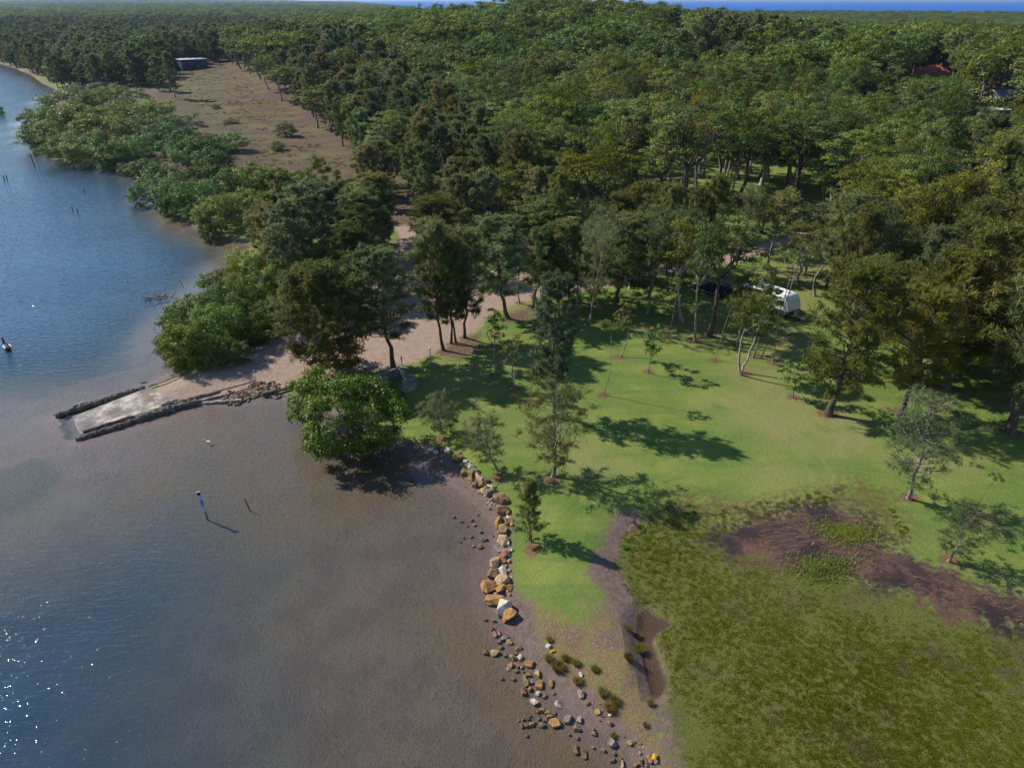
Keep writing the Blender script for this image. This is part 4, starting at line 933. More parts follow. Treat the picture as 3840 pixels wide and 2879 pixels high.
# ------------------------------------------------------------------ caravan
def wheel(parent, c, r, wd):
    t = thing_part = bpy.data.objects.new('wheel', None); COL.objects.link(t); t.parent = parent; t.location = c
    bm = bmesh.new(); bcyl(bm, (0, -wd / 2, 0), (0, wd / 2, 0), r, seg=20); bmesh.ops.bevel(bm, geom=[e for e in bm.edges if len(e.link_faces) == 2 and any(len(f.verts) > 4 for f in e.link_faces)], offset=.05, segments=2, affect='EDGES')
    bm_obj('tyre', bm, M['rubber'], t)
    bm = bmesh.new(); bcyl(bm, (0, -wd / 2 - .012, 0), (0, wd / 2 + .012, 0), r * .6, seg=16); bcyl(bm, (0, -wd / 2 - .05, 0), (0, wd / 2 + .05, 0), r * .16, seg=8); bm_obj('rim', bm, M['steel'], t)
def on_line(a, b):
    d = (b - a); d.z = 0; return math.atan2(d.y, d.x)
a = Gg(2832, 1158); c = Gg(2963, 1208); rz = on_line(a, c); d = Vector((math.cos(rz), math.sin(rz), 0)); nrm = Vector((-d.y, d.x, 0))
ctr = a + d * 1.1 + nrm * 1.2; ctr.z = gz(ctr.x, ctr.y)
cv = thing('caravan', 'white touring caravan parked on the grass behind the paperbarks', 'caravan', ctr, rz)
L, W = 7.0, 2.4
prof = [(-3.5, .55), (3.15, .55), (3.5, .95), (3.45, 1.6), (3.1, 2.35), (2.7, 2.72), (-3.1, 2.72), (-3.42, 2.5), (-3.5, 1.2)]
prism('body', M['white'], prof, -W / 2, W / 2, cv, .05)
prism('skirt', M['greypanel'], [(-3.52, .5), (3.12, .5), (3.5, .93), (3.52, 1.02), (-3.52, 1.02)], -W / 2 - .012, W / 2 + .012, cv)
box('chassis', M['black'], (0, 0, .45), (6.4, 1.9, .16), cv)
box('roof_panel', M['white'], (-.2, 0, 2.76), (5.5, 2.1, .06), cv, bevel=.02)
for x in (-2.0, .2, 2.0): box('roof_hatch', M['whitepaint'] if x else M['greypanel'], (x, .2, 2.86), (.6, .6, .14), cv, bevel=.04)
box('air_conditioner', M['white'], (-.9, -.15, 2.92), (1.0, .7, .26), cv, bevel=.08)
box('solar_panel', M['glass'], (1.15, -.3, 2.825), (.9, 1.1, .04), cv)
for x, wd in ((-2.6, .9), (-.9, 1.2), (2.3, .9)):
    for sy in (-1, 1):
        f = box('window', M['black'], (x, sy * (W / 2 + .01), 1.85), (wd, .05, .62), cv); box('pane', M['glass'], (x, sy * (W / 2 + .02), 1.85), (wd - .1, .05, .52), f)
dr = box('door', M['whitepaint'], (.75, -W / 2 - .015, 1.5), (.68, .05, 1.8), cv); box('handle', M['black'], (.98, -W / 2 - .05, 1.45), (.1, .04, .06), dr); box('pane', M['glass'], (.75, -W / 2 - .03, 1.95), (.42, .04, .5), dr)
cyl('awning_roll', M['whitepaint'], (-2.6, -W / 2 - .1, 2.62), (2.2, -W / 2 - .1, 2.62), .09, None, cv)
for x in (-.45, -1.25):
    for sy in (-1, 1): wheel(cv, (x, sy * (W / 2 - .16), .36), .36, .24)
box('wheel_guard', M['black'], (-.85, -W / 2 - .02, .78), (1.75, .06, .1), cv); box('step', M['steel'], (.75, -W / 2 - .25, .33), (.6, .35, .05), cv)
for sy in (-.55, .55):
    bm = bmesh.new(); bcyl(bm, (3.1, sy, .48), (4.7, 0, .48), .06, seg=6); bm_obj('drawbar', bm, M['steel'], cv)
for sy in (-.2, .2): cyl('gas_bottle', M['steel'], (3.8, sy, .5), (3.8, sy, 1.05), .16, None, cv)
cyl('jockey_wheel', M['rubber'], (4.45, -.06, .12), (4.45, .06, .12), .12, None, cv)
box('tail_light', M['signred'], (-3.53, -.95, 1.2), (.04, .16, .3), cv); box('tail_light', M['signred'], (-3.53, .95, 1.2), (.04, .16, .3), cv)

# ------------------------------------------------------------------ car
a = Gg(2606, 1092); c = Gg(2703, 1122); rz = on_line(a, c) + math.pi; d = Vector((math.cos(rz), math.sin(rz), 0)); nrm = Vector((-d.y, d.x, 0))
ctr = (a + c) / 2 - nrm * 0.0; ctr += Vector((-math.sin(on_line(a, c)), math.cos(on_line(a, c)), 0)) * .95 ; ctr.z = gz(ctr.x, ctr.y)
car = thing('parked_car', 'dark blue four-wheel-drive wagon parked on the grass next to the caravan', 'car', ctr, rz)
lower = [(-2.35, .45), (-2.4, .95), (-2.3, 1.12), (.75, 1.12), (2.15, 1.02), (2.35, .85), (2.38, .45), (2.05, .42), (1.85, .72), (1.55, .84), (1.25, .72), (1.05, .42), (-1.0, .42), (-1.2, .72), (-1.5, .84), (-1.8, .72), (-2.0, .42)]
prism('body', M['bluecar'], lower, -.93, .93, car)
def taper(name, mat, z0, z1, x0, x1, X0, X1, w0, w1, parent):
    bm = bmesh.new(); v = [bm.verts.new(q) for q in ((x0, -w0, z0), (x1, -w0, z0), (x1, w0, z0), (x0, w0, z0), (X0, -w1, z1), (X1, -w1, z1), (X1, w1, z1), (X0, w1, z1))]
    for f in ((0, 3, 2, 1), (4, 5, 6, 7), (0, 1, 5, 4), (1, 2, 6, 5), (2, 3, 7, 6), (3, 0, 4, 7)): bm.faces.new([v[i] for i in f])
    return bm_obj(name, bm, mat, parent)
taper('window_band', M['glass'], 1.11, 1.66, -2.25, .82, -2.0, .15, .88, .72, car)
taper('roof', M['bluecar'], 1.655, 1.74, -2.02, .17, -1.9, .0, .735, .68, car)
for x in (-.35, -1.25):
    for sy in (-1, 1):
        bm = bmesh.new(); bcyl(bm, (x, sy * .89, 1.1), (x - .02, sy * .735, 1.68), .05, seg=4); bm_obj('pillar', bm, M['bluecar'], car)
for sy in (-.6, .6): cyl('roof_rail', M['steel'], (-1.8, sy, 1.80), (-.1, sy, 1.80), .025, None, car, 6)
for x in (-1.6, -.4): box('roof_bar', M['black'], (x, 0, 1.82), (.08, 1.35, .04), car)
for x in (-1.5, 1.55):
    for sy in (-1, 1): wheel(car, (x, sy * .80, .39), .39, .26)
for sy in (-1, 1):
    cyl('side_step', M['steel'], (-.95, sy * .98, .42), (1.0, sy * .98, .42), .045, None, car, 6)
    box('headlight', M['whitepaint'], (2.33, sy * .68, .86), (.08, .36, .18), car); box('tail_light', M['signred'], (-2.38, sy * .8, .95), (.06, .18, .3), car)
    box('mirror', M['bluecar'], (.55, sy * 1.03, 1.2), (.14, .2, .14), car, bevel=.03)
cyl('bull_bar', M['steel'], (2.55, -.7, .95), (2.55, .7, .95), .05, None, car, 6); cyl('bull_bar', M['steel'], (2.55, -.8, .55), (2.55, .8, .55), .06, None, car, 6)
for sy in (-.55, .55): cyl('bull_bar_upright', M['steel'], (2.5, sy, .42), (2.55, sy, 1.0), .04, None, car, 6)
cyl('spare_wheel', M['rubber'], (-2.38, 0, 1.0), (-2.6, 0, 1.0), .36, None, car, 18)
box('number_plate', M['whitepaint'], (2.4, 0, .52), (.03, .37, .11), car)

# ------------------------------------------------------------------ boat ramp, logs and the enclosure
ra, rb_, rc, rd = G(268, 1560, -.1), G(300, 1628, -.1), G(660, 1508, .35), G(560, 1455, .35)
bm = bmesh.new(); n = 14; rows = []
for i in range(n + 1):
    t = i / n; l = ra.lerp(rd, t); r = rb_.lerp(rc, t); row = []
    for j in range(7):
        q = l.lerp(r, j / 6); q.z = -.16 + .62 * t; row.append(bm.verts.new(q))
    rows.append(row)
for i in range(n):
    for j in range(6): bm.faces.new((rows[i][j], rows[i][j + 1], rows[i + 1][j + 1], rows[i + 1][j]))
ext = bmesh.ops.extrude_face_region(bm, geom=list(bm.faces)); bmesh.ops.translate(bm, vec=(0, 0, -.45), verts=[e for e in ext['geom'] if isinstance(e, bmesh.types.BMVert)])
bmesh.ops.recalc_face_normals(bm, faces=bm.faces)
def mat_ramp():
    b = NB('ramp_concrete'); n = b.noise(.7, 4, rough=.6); f = b.noise(6, 4, rough=.7); g = b.noise(18, 3, rough=.7)
    col = b.mix(b.mr(n, .35, .65), (.17, .14, .115), (.30, .265, .225)); col = b.mix(b.mr(b.math('ADD', b.math('MULTIPLY', n, .55), b.math('MULTIPLY', f, .45)), .50, .60), col, (.50, .46, .41)); col = b.mix(b.mr(g, .58, .7), col, (.12, .105, .07))
    return b.end(b.bsdf(col, .9, .2, b.bump(f, .04)))
struct(bm_obj('boat_ramp', bm, mat_ramp()))
def log(name, pts, r, mat, label, cat='log', sides=9, rough=.12, group=None):
    rs = np.random.RandomState(len(label) * 7 + int(pts[0][0])); P = []
    W3 = [np.array(G(x, y, z)) for x, y, z in pts]
    for i in range(len(W3) - 1):
        k = 7
        for t in range(k): P.append(W3[i] + (W3[i + 1] - W3[i]) * t / k)
    P.append(W3[-1]); P = np.array(P); P[1:-1] += rs.normal(0, r * .13, (len(P) - 2, 3))
    V, Fq = tube_np(P, r * (1 + rs.normal(0, .06, len(P))) * np.linspace(1.08, .85, len(P)), sides)
    V += rs.normal(0, r * rough * .5, V.shape)
    bm = bmesh.new(); vs = [bm.verts.new(v) for v in V]
    for f in Fq: bm.faces.new([vs[i] for i in f])
    bm.faces.new(vs[:sides][::-1]); bm.faces.new(vs[-sides:]); bmesh.ops.recalc_face_normals(bm, faces=bm.faces)
    c = P.mean(0)
    for v in bm.verts: v.co -= Vector(c)
    o = bm_obj(name, bm, M[mat]); o.location = c; tag(o, label, cat, group); return o
def C8(x, y, z): return (180 + x * .4295, 1400 + y * .4295, z)
log('timber_log', [C8(60, 380, .0), C8(150, 348, .05), C8(225, 318, .1)], .30, 'log', 'dark broken log end at the seaward tip of the ramp')
log('timber_log', [C8(225, 312, .10), C8(400, 265, .14), C8(565, 212, .2)], .33, 'log', 'thick weathered log along the deep-water edge of the ramp')
log('timber_log', [C8(555, 212, .24), C8(700, 170, .3), C8(845, 128, .36)], .29, 'log', 'weathered log lying inland of the thick one along the deep-water edge')
log('timber_log', [C8(222, 290, .34), C8(335, 252, .36)], .17, 'log_pale', 'short pale log resting on top of the thick edge log')
log('timber_log', [C8(255, 575, .02), C8(420, 525, .1), C8(600, 465, .14), C8(765, 412, .16)], .27, 'log', 'long sodden log along the shallow side of the ramp')
log('timber_log', [C8(765, 405, .15), C8(950, 350, .2), C8(1130, 292, .25), C8(1300, 248, .3)], .36, 'log', 'thickest grey log on the shallow side of the ramp')
log('timber_log', [C8(305, 510, .05), C8(500, 452, .14), C8(680, 395, .22), C8(880, 340, .28), C8(1085, 285, .34)], .16, 'log', 'slender log lining the inside of the ramp')
log('timber_log', [C8(985, 282, .45), C8(1130, 228, .5)], .20, 'log_pale', 'pale stub of log on top of the ramp edge')
log('timber_log', [C8(1095, 272, .42), C8(1300, 212, .48), C8(1505, 158, .55)], .23, 'log', 'round brown log at the landward end of the ramp edge')
log('driftwood', [C8(1345, 262, .12), C8(1470, 250, .15), C8(1690, 232, .2)], .15, 'log_pale', 'bleached driftwood lying on the shallows edge below the rubble', 'driftwood')
log('timber_beam', [C8(1505, 150, .62), C8(1660, 108, .62), C8(1815, 65, .64)], .07, 'log', 'thin timber edging beam above the rubble mound', 'beam')
log('timber_beam', [C8(1870, 178, .35), C8(2020, 145, .38), C8(2205, 100, .4)], .16, 'log', 'dark timber retaining beam beside the bright mangrove', 'beam')
log('timber_beam', [C8(870, 112, .42), C8(1010, 70, .46), C8(1150, 10, .5)], .10, 'log_pale', 'pale kerb log running from the ramp to the mangroves', 'beam')
log('driftwood', [C8(815, 78, .02), C8(860, 70, .03)], .13, 'log_pale', 'short piece of driftwood afloat beside the ramp', 'driftwood')
q = Gg(180 + 2025 * .4295, 1400 + 190 * .4295)
o = thing('timber_stake', 'short timber stake at the foot of the dark retaining beam', 'stake', q); cyl('post', M['timber'], (0, 0, -.3), (.05, 0, 1.0), .06, .05, o, 7); box('cap', M['whitepaint'], (.05, 0, 1.0), (.12, .12, .04), o)
# concrete enclosure
A = Gg(1560, 1456); B = Gg(1452, 1500); rz = on_line(B, A); d = Vector((math.cos(rz), math.sin(rz), 0)); nn = Vector((-d.y, d.x, 0)); Ln = (A - B).length
enc = thing('concrete_enclosure', 'low open-topped concrete block enclosure in the shade behind the bright mangrove', 'enclosure', ((A + B) / 2) , rz)
enc.location.z = gz(enc.location.x, enc.location.y)
for i in range(3):
    x = -Ln / 2 + (i + .5) * Ln / 3
    box('front_panel', M['concrete'], (x, 0, .45), (Ln / 3 - .03, .22, 1.2 - .04 * i), enc, bevel=.02); box('back_panel', M['concrete'], (x, 3.4, .45), (Ln / 3 - .03, .22, 1.15 + .03 * i), enc, bevel=.02)
for sx in (-1, 1):
    for k in range(2): box('side_panel', M['concrete'], (sx * (Ln / 2 + .125), .85 + k * 1.7, .42), (.22, 1.66, 1.2 - .05 * k), enc, bevel=.02)
box('capping', M['concrete'], (Ln * .28, .18, 1.09), (Ln * .42, .62, .08), enc, bevel=.02)

# ------------------------------------------------------------------ small furniture and things in the water
for fx, fy, fh, lab in ((1613, 1337, 1.05, 'white bollard at the corner of the lawn by the litter bank'), (1507, 1369, 1.0, 'white bollard nearer the boat ramp on the lawn edge')):
    q = Gg(fx, fy); o = thing('bollard', lab, 'bollard', q); cyl('post', M['whitepaint'], (0, 0, -.2), (0, 0, fh), .10, .095, o, 12); cyl('cap', M['whitepaint'], (0, 0, fh), (0, 0, fh + .05), .105, .06, o, 12); cyl('band', M['greypanel'], (0, 0, fh * .72), (0, 0, fh * .80), .104, .104, o, 12)
for fx, fy, sz, lab, main in ((1088, 1232, (.85, 1.25), 'white and blue notice board with a red spot beside the mangroves', 'signblue'), (1104, 1222, (.7, 1.1), 'plain grey notice board between two other boards', 'wallgrey'), (1116, 1206, (.95, .85), 'pale tilted notice board at the back of the row of boards', 'whitepaint')):
    q = Gg(fx, fy); o = thing('notice_board', lab, 'sign', q, -.35)
    box('panel', M['whitepaint' if main != 'wallgrey' else 'wallgrey'], (0, 0, 1.35), (sz[0], .05, sz[1]), o)
    if main == 'signblue':
        box('blue_field', M['signblue'], (0, -.03, 1.35 - sz[1] * .32), (sz[0] * .9, .02, sz[1] * .3), o); box('header', M['signblue'], (0, -.03, 1.35 + sz[1] * .4), (sz[0] * .9, .02, sz[1] * .14), o)
        cyl('red_spot', M['signred'], (0, -.028, 1.42), (0, -.042, 1.42), sz[0] * .26, None, o, 16)
    for sx in (-.36, .36): cyl('post', M['timber'], (sx * sz[0], .05, -.2), (sx * sz[0], .05, 1.35 + sz[1] * .45), .045, None, o, 7)
q = G(776, 1930, 0); bz = gz(q.x, q.y)
mk = thing('channel_marker', 'white and pale blue marker post leaning in the shallows', 'marker', (q.x, q.y, bz), rot=(0, math.radians(-5), .3))
cyl('post', M['timber'], (0, 0, -.2), (0, 0, .45 - bz), .075, .07, mk); cyl('sleeve', M['palepaint'], (0, 0, .4 - bz), (0, 0, 1.9 - bz), .095, .09, mk, 12); cyl('blue_band', M['signblue'], (0, 0, .9 - bz), (0, 0, 1.5 - bz), .10, .097, mk, 12)
box('topmark', M['palepaint'], (0, 0, 2.05 - bz), (.30, .06, .34), mk); box('topmark_face', M['black'], (0.02, -.04, 2.05 - bz), (.2, .03, .24), mk)
def stake(x, y, top, r, lab, cat='post', tilt=(0, 0), name='mooring_post', mat='black', cross=False, group=None):
    q = G(x, y, 0); b_ = gz(q.x, q.y); o = thing(name, lab, cat, (q.x, q.y, b_), rot=(math.radians(tilt[0]), math.radians(tilt[1]), 0), group=group)
    cyl('shaft', M[mat], (0, 0, -.2), (0, 0, top - b_), r, r * .8, o, 8); cyl('cap', M[mat], (0, 0, top - b_), (0, 0, top - b_ + .06), r * 1.15, r * .7, o, 8)
    return o
stake(936, 1900, .75, .05, 'short black stake standing in the shallows near the marker post', tilt=(0, -12))
stake(150, 640, 4.2, .16, 'tall pale mooring pile off the muddy point', tilt=(0, -8), mat='steel'); stake(131, 622, 2.6, .12, 'short leaning pile next to the tall pale one', tilt=(0, -6))
for x, y in ((16, 676), (27, 674)): stake(x, y, .9, .12, 'stumpy pile of a pair out in the river', group='pair of stumpy piles')
for x, y in ((273, 790), (292, 798)): stake(x, y, .7, .10, 'low snag post of a pair in the bay water', group='pair of snag posts')
stake(313, 722, .9, .08, 'thin crooked snag post alone in the bay water', tilt=(8, 12)); stake(688, 1068, .6, .05, 'thin stick poking from the water beside the mangroves', tilt=(0, -20))
# floating weed raft
def rock_bm(seed, sx, sy, sz, n=15, bev=.07):
    rs = np.random.RandomState(seed); bm = bmesh.new()
    v = unit(rs.normal(0, 1, (n, 3))) * rs.uniform(.82, 1.05, (n, 1))
    v = np.sign(v) * np.abs(v) ** .8
    for q in v: bm.verts.new((q[0] * sx, q[1] * sy, q[2] * sz))
    r = bmesh.ops.convex_hull(bm, input=bm.verts)
    bmesh.ops.delete(bm, geom=list({e for e in r['geom_interior'] + r['geom_unused'] if isinstance(e, bmesh.types.BMVert)}), context='VERTS')
    bmesh.ops.dissolve_limit(bm, angle_limit=.22, verts=bm.verts, edges=bm.edges)
    if bev: bmesh.ops.bevel(bm, geom=list(bm.edges), offset=bev * min(sx, sy, sz), segments=2, profile=.6, affect='EDGES', clamp_overlap=True)
    return bm
q = G(597, 1117, 0); o = thing('weed_raft', 'brown raft of snagged branches and weed in the river', 'snag', (q.x, q.y, -.1))
bm = bmesh.new(); rs = np.random.RandomState(3)
for i in range(26):
    a_ = rs.uniform(-1.5, 1.5); bcyl(bm, (a_, a_ * .45 + rs.normal(0, .35), -.15), (a_ + rs.normal(0, .7), a_ * .45 + rs.normal(0, .5), rs.uniform(.1, .65)), .07, .03, 5)
bm_obj('branches', bm, M['timber'], o); b2 = rock_bm(9, 1.5, .75, .22); bm_obj('weed_mat', b2, M['bark_dark'], o)
def bird(x, y, lab, mats, s, rz):
    q = G(x, y, 0); o = thing('water_bird', lab, 'bird', (q.x, q.y, .02), rz)
    me = bpy.data.meshes.new('body'); vv = [(-.42, 0, .12), (-.15, 0, .10), (.18, 0, .11), (.34, 0, .20), (.36, 0, .40), (.40, 0, .52), (.54, 0, .52), (.70, 0, .48)]
    rr = [.04, .17, .15, .07, .045, .06, .03, .012]
    V, Fq = tube_np(np.array(vv) * s, np.array(rr) * s, 10)
    me = new_mesh('body', V, Fq, M[mats[0]], smooth=True); link('body', me, o)
    for sy in (-1, 1):
        bm = rock_bm(4, .30 * s, .05 * s, .09 * s, 18, .1); w_ = bm_obj('wing', bm, M[mats[1]], o); w_.location = (-.08 * s, sy * .14 * s, .17 * s)
    return o
bird(28, 1308, 'large dark water bird with white back swimming on the river', ('feather_dark', 'feather_white'), 2.0, 2.4)
bird(780, 1659, 'white gull floating in the shallows below the ramp', ('feather_white', 'feather_white'), .6, 3.0)

# ------------------------------------------------------------------ boulders (centre and size as surveyed in five detail sheets)
SHEETS = [
 (1700, 1850, .1357, 'wall', '1320,150,360,260,b 1330,480,330,250,b 1500,510,110,150,o 1280,780,200,330,o 1510,650,60,130,w 1420,720,80,110,t 1600,740,120,100,o 1480,820,110,120,b 1610,860,90,90,t 1370,990,190,330,b 1460,1100,90,80,r 1380,1290,240,320,t 1500,1390,100,110,w 1290,1560,280,180,g 1600,1560,90,100,w 1540,1610,80,80,p'),
 (1700, 1850, .1357, 'shallows', '1030,170,110,110,g 1070,300,50,50,w 1000,420,100,70,g 510,740,110,80,g 240,790,110,60,g 585,880,90,70,w 760,1060,110,110,g 840,1260,180,170,g 500,1200,90,80,g 300,1240,90,70,g 190,1340,70,50,g 570,1460,90,70,w 740,1470,150,130,b 20,650,100,80,g 1100,1465,120,50,g 680,590,60,50,g 1100,1170,50,50,b 400,910,70,40,b'),
 (1780, 2050, .1809, 'wall', '600,170,130,200,r 700,170,80,80,g 710,290,70,80,t 440,350,200,200,t 600,300,100,120,b 650,395,50,50,t 600,530,130,210,w 400,570,230,200,b 570,700,260,190,t 480,650,100,80,b 410,760,110,90,b 290,820,240,240,o 530,890,190,180,o 700,850,170,120,o 690,970,100,100,t 440,1110,380,190,o 600,1270,330,280,w 700,1440,270,230,o'),
 (1780, 2320, .1809, 'spill', '220,20,90,60,b 400,45,80,80,g 350,210,90,90,b 420,310,100,150,r 515,300,100,110,p 510,470,80,100,g 720,490,130,130,t 620,400,150,120,g 540,590,90,90,b 920,610,150,100,y 240,700,130,100,b 420,700,190,140,t 640,760,80,110,v 850,710,110,80,v 760,820,120,140,v 950,800,120,130,w 860,820,60,60,r 740,960,130,110,o 870,960,120,120,o 700,1040,60,90,w 860,1080,130,70,v 970,1000,60,90,p 1140,930,240,160,o 1010,1100,60,60,y 1110,1150,150,90,v 1300,1120,120,180,y 1040,1230,80,150,y 1070,1340,150,130,v 1230,1290,150,120,g 1340,1350,160,200,o 1580,1330,110,180,o 1010,1500,130,180,r 1150,1460,100,110,o 1320,1550,120,100,w 1440,1590,80,130,v 1630,1520,70,90,v 570,1240,70,70,b 800,1250,100,70,b'),
 (1780, 2320, .1809, 'point', '1530,560,120,80,w 1620,670,110,50,Y 2200,1150,80,110,w'),
 (1900, 2579, .2712, 'spill', '385,185,90,130,w 710,220,80,120,w 490,310,100,80,o 425,330,45,45,b 560,340,60,60,t 650,345,60,60,g 595,395,110,80,o 660,480,170,130,o 535,440,70,60,g 490,500,90,90,g 440,430,60,50,v 200,520,70,70,v 280,510,70,80,b 345,505,70,90,t 385,485,40,50,y 160,460,60,40,p 230,435,50,40,o 300,410,70,60,g 320,385,50,40,g 850,430,110,130,g 1010,435,80,100,p 975,560,120,90,v 1210,580,60,60,b 1215,630,90,60,g 975,695,40,70,g 865,645,40,30,g 275,660,40,50,g 1195,820,50,40,g 965,850,80,120,b 1060,895,80,140,b 1340,860,90,50,g 1455,740,110,150,g 1490,910,50,50,g 1490,1000,60,50,g 1440,1010,50,50,g 1580,985,40,40,b 1600,1050,50,110,t'),
 (1900, 2579, .2712, 'point', '1690,765,90,80,v 1110,200,70,70,v 1260,330,80,70,y 1430,490,80,60,r 1020,80,110,110,g 2050,950,110,90,Y 1970,970,60,150,b 1860,1000,70,60,g 1780,1075,70,60,b 1840,1050,70,80,b 2060,1020,70,60,g 1930,1000,60,60,b 1940,1060,60,50,b'),
 (1600, 1640, .1628, 'wall', '370,260,100,170,b 500,300,130,140,w 720,400,150,120,b 720,490,220,150,b 890,560,90,80,w 980,610,60,80,w 940,655,70,50,o 860,680,100,120,b 1040,700,160,110,w 880,800,160,160,v 1020,820,150,140,v 1150,770,110,110,v 1150,870,100,100,t 1020,930,160,90,o 1260,940,150,180,p 1130,1050,140,200,b 1390,1000,120,100,b 1280,1090,140,150,b 1440,1130,90,80,w 1370,1160,100,90,b 1530,1160,130,70,t 1300,1220,110,110,y 1470,1290,260,220,g 220,480,110,100,o 210,340,150,70,w 100,290,90,60,w 60,230,80,60,g 220,280,80,60,g 110,120,80,50,w')]
CW = dict(o='ochre', t='tan', w='whitish', g='grey', b='brown', r='reddish', y='yellow', p='pinkish', v='olive-brown', Y='bright orange')
PLACE = dict(wall='in the boulder wall along the lawn', shallows='lying in the shallows off the boulder wall', spill='in the broken line of stones off the muddy point', point='on the muddy point itself')
rocks = []
for ox_, oy_, k_, pl, txt in SHEETS:
    for e in txt.split():
        x, y, w_, h_, c = e.split(','); fx = ox_ + float(x) * k_; fy = oy_ + float(y) * k_
        q = Gg(fx, fy + float(h_) * k_ * .12); m = depth_of(q) / FPX * k_
        ww, hh = float(w_) * m, float(h_) * m
        if pl == 'wall': q.z += 0
        size = 'big ' if max(ww, hh) > .95 else ('small ' if max(ww, hh) < .40 else '')
        rocks.append((q, ww, hh, c, pl, size + CW[c] + (' boulder ' if max(ww, hh) >= .40 else ' stone ') + PLACE[pl]))
for i, (q, ww, hh, c, pl, lab) in enumerate(rocks):
    g_ = 1.45 if pl == 'wall' else 1.15
    sx, sy = ww * .53 * g_, hh * .58 * g_; sz = .66 * min(sx, sy) + .06
    rs = np.random.RandomState(i + 40)
    o = bm_obj('boulder' if max(ww, hh) >= .40 else 'stone', rock_bm(i + 100, sx, sy, sz, 16 + i % 5), M['rock_' + c])
    o.location = (q.x, q.y, q.z + sz * (.30 if pl == 'wall' else .18)); o.rotation_euler = (rs.normal(0, .15), rs.normal(0, .15), rs.normal(0, .35))
    tag(o, lab, 'rock', 'rocks: ' + lab)

# ------------------------------------------------------------------ stuff: samphire, rubble, dead reeds, sedge
def area_pts(poly, dens, zoff=0.0, seed=1, cond=None, margin=.4):
    rs = np.random.RandomState(seed); px = [p[0] for p in poly]; py = [p[1] for p in poly]
    x0, x1, y0, y1 = max(min(px), -80), min(max(px), 75), max(min(py), 10), min(max(py), 120)
    n = int((x1 - x0) * (y1 - y0) * dens); x = rs.uniform(x0, x1, n); y = rs.uniform(y0, y1, n)
    m = np.abs(x) < .74 * (y * CP + CAMH * SP) + 12
    x, y = x[m], y[m]
    s = sdist(poly, x, y) + 1.2 * (vnoise(x, y, 1.3, 5) - .5); m = s > margin
    x, y, s = x[m], y[m], s[m]
    if cond is not None: m = cond(x, y, s, rs); x, y, s = x[m], y[m], s[m]
    return x, y, ground_z(x, y) + zoff, s, rs
def clump_mesh(name, seed, n, r, h, leaf, asp, mat, spread=.8):
    rs = np.random.RandomState(seed); a = rs.uniform(0, 6.28, n); q = r * np.sqrt(rs.rand(n))
    C = np.stack([np.cos(a) * q, np.sin(a) * q, rs.uniform(.1, 1, n) * h * (1.1 - q / r * .5)], 1)
    U = np.stack([np.cos(a) * spread, np.sin(a) * spread, rs.uniform(.3, 1.2, n)], 1) + rs.normal(0, .3, (n, 3))
    L = leaf * rs.uniform(.6, 1.4, n)
    return leaves_mesh(name, C, U, rs.normal(0, 1, (n, 3)) + np.array([0, 0, 1.0]), L, L * asp, np.clip(rs.normal(rs.uniform(.35, .65), .25, n), 0, 1), mat)
def cond_m(x, y, s, rs):
    d = vnoise(x, y, 3.1, 21) * .25 + vnoise(x, y, .7, 22) * .35 + .25
    return (sdist(POOL, x, y) < -.25) & (sdist(SPIT_MUD, x, y) < .2) & (sdist(WRACK, x, y) < -.3) & (rs.rand(len(x)) < np.clip((d - .1) * 3.0, .55, 1) * sstep(-1, 8, s + 6 * (vnoise(x, y, 2.4, 61) - .5)))
x, y, z, s, rs = area_pts(MARSH, 44, .0, 2, cond_m)
tuft = [clump_mesh('samphire', 400 + i, 34, .22, .10, .085, .55, M['marsh_plant']) for i in range(5)]
sca = rs.uniform(.40, .9, len(x)); scatter('samphire', tuft, np.stack([x, y, z, sca, sca * rs.uniform(.35, .7, len(x))], 1), 'low olive samphire carpeting the salt marsh', 'plants', seed=6)
# scattered samphire in the lawn tongue and on the spit edge
x, y, z, s, rs = area_pts(TONGUE, 7, 0, 9, lambda x, y, s, rs: vnoise(x, y, 1.7, 31) > .5)
sca = rs.uniform(.5, 1.1, len(x)); scatter('samphire_fringe', tuft, np.stack([x, y, z, sca, sca], 1), 'thin olive samphire creeping into the lawn edge', 'plants', seed=7)
# dead reeds
x, y, z, s, rs = area_pts(WRACK, 15, .02, 12, lambda x, y, s, rs: vnoise(x, y, 2.0, 41) > .30)
n = len(x); ang = rs.normal(-.5, .55, n); U = np.stack([np.cos(ang), np.sin(ang), rs.normal(.05, .12, n)], 1)
b_ = NB('dead_reed'); M['reed'] = b_.end(b_.bsdf(b_.mix(b_.attr('tint'), (.09, .045, .032), (.40, .27, .16)), .85, .2))
me = leaves_mesh('dead_reeds', np.stack([x, y, z + rs.uniform(.0, .10, n)], 1), U, np.tile([0, 0, 1.0], (n, 1)) + rs.normal(0, .3, (n, 3)), rs.uniform(.25, .8, n), rs.uniform(.015, .032, n), np.clip(rs.beta(1.0, 2.6, n), 0, 1), M['reed'])
o = link('dead_reeds', me); o['kind'] = 'stuff'; tag(o, 'matted brown dead reeds along the marsh edge', 'reeds')
# rough grass of the salt meadow
px_ = np.array(CLEAR); rs = np.random.RandomState(31); n = 9000; x = rs.uniform(px_[:, 0].min(), px_[:, 0].max(), n); y = rs.uniform(px_[:, 1].min(), px_[:, 1].max(), n)
m = (sdist(CLEAR, x, y) > .5) & (vnoise(x, y, 7, 71) * .6 + vnoise(x, y, 2.5, 72) * .4 > .50); x, y = x[m], y[m]; sca = rs.uniform(1.2, 3.2, len(x))
scatter('meadow_grass', tuft, np.stack([x, y, ground_z(x, y), sca, sca * .8], 1), 'rough olive-brown grass on the salt meadow', 'grass', seed=17)
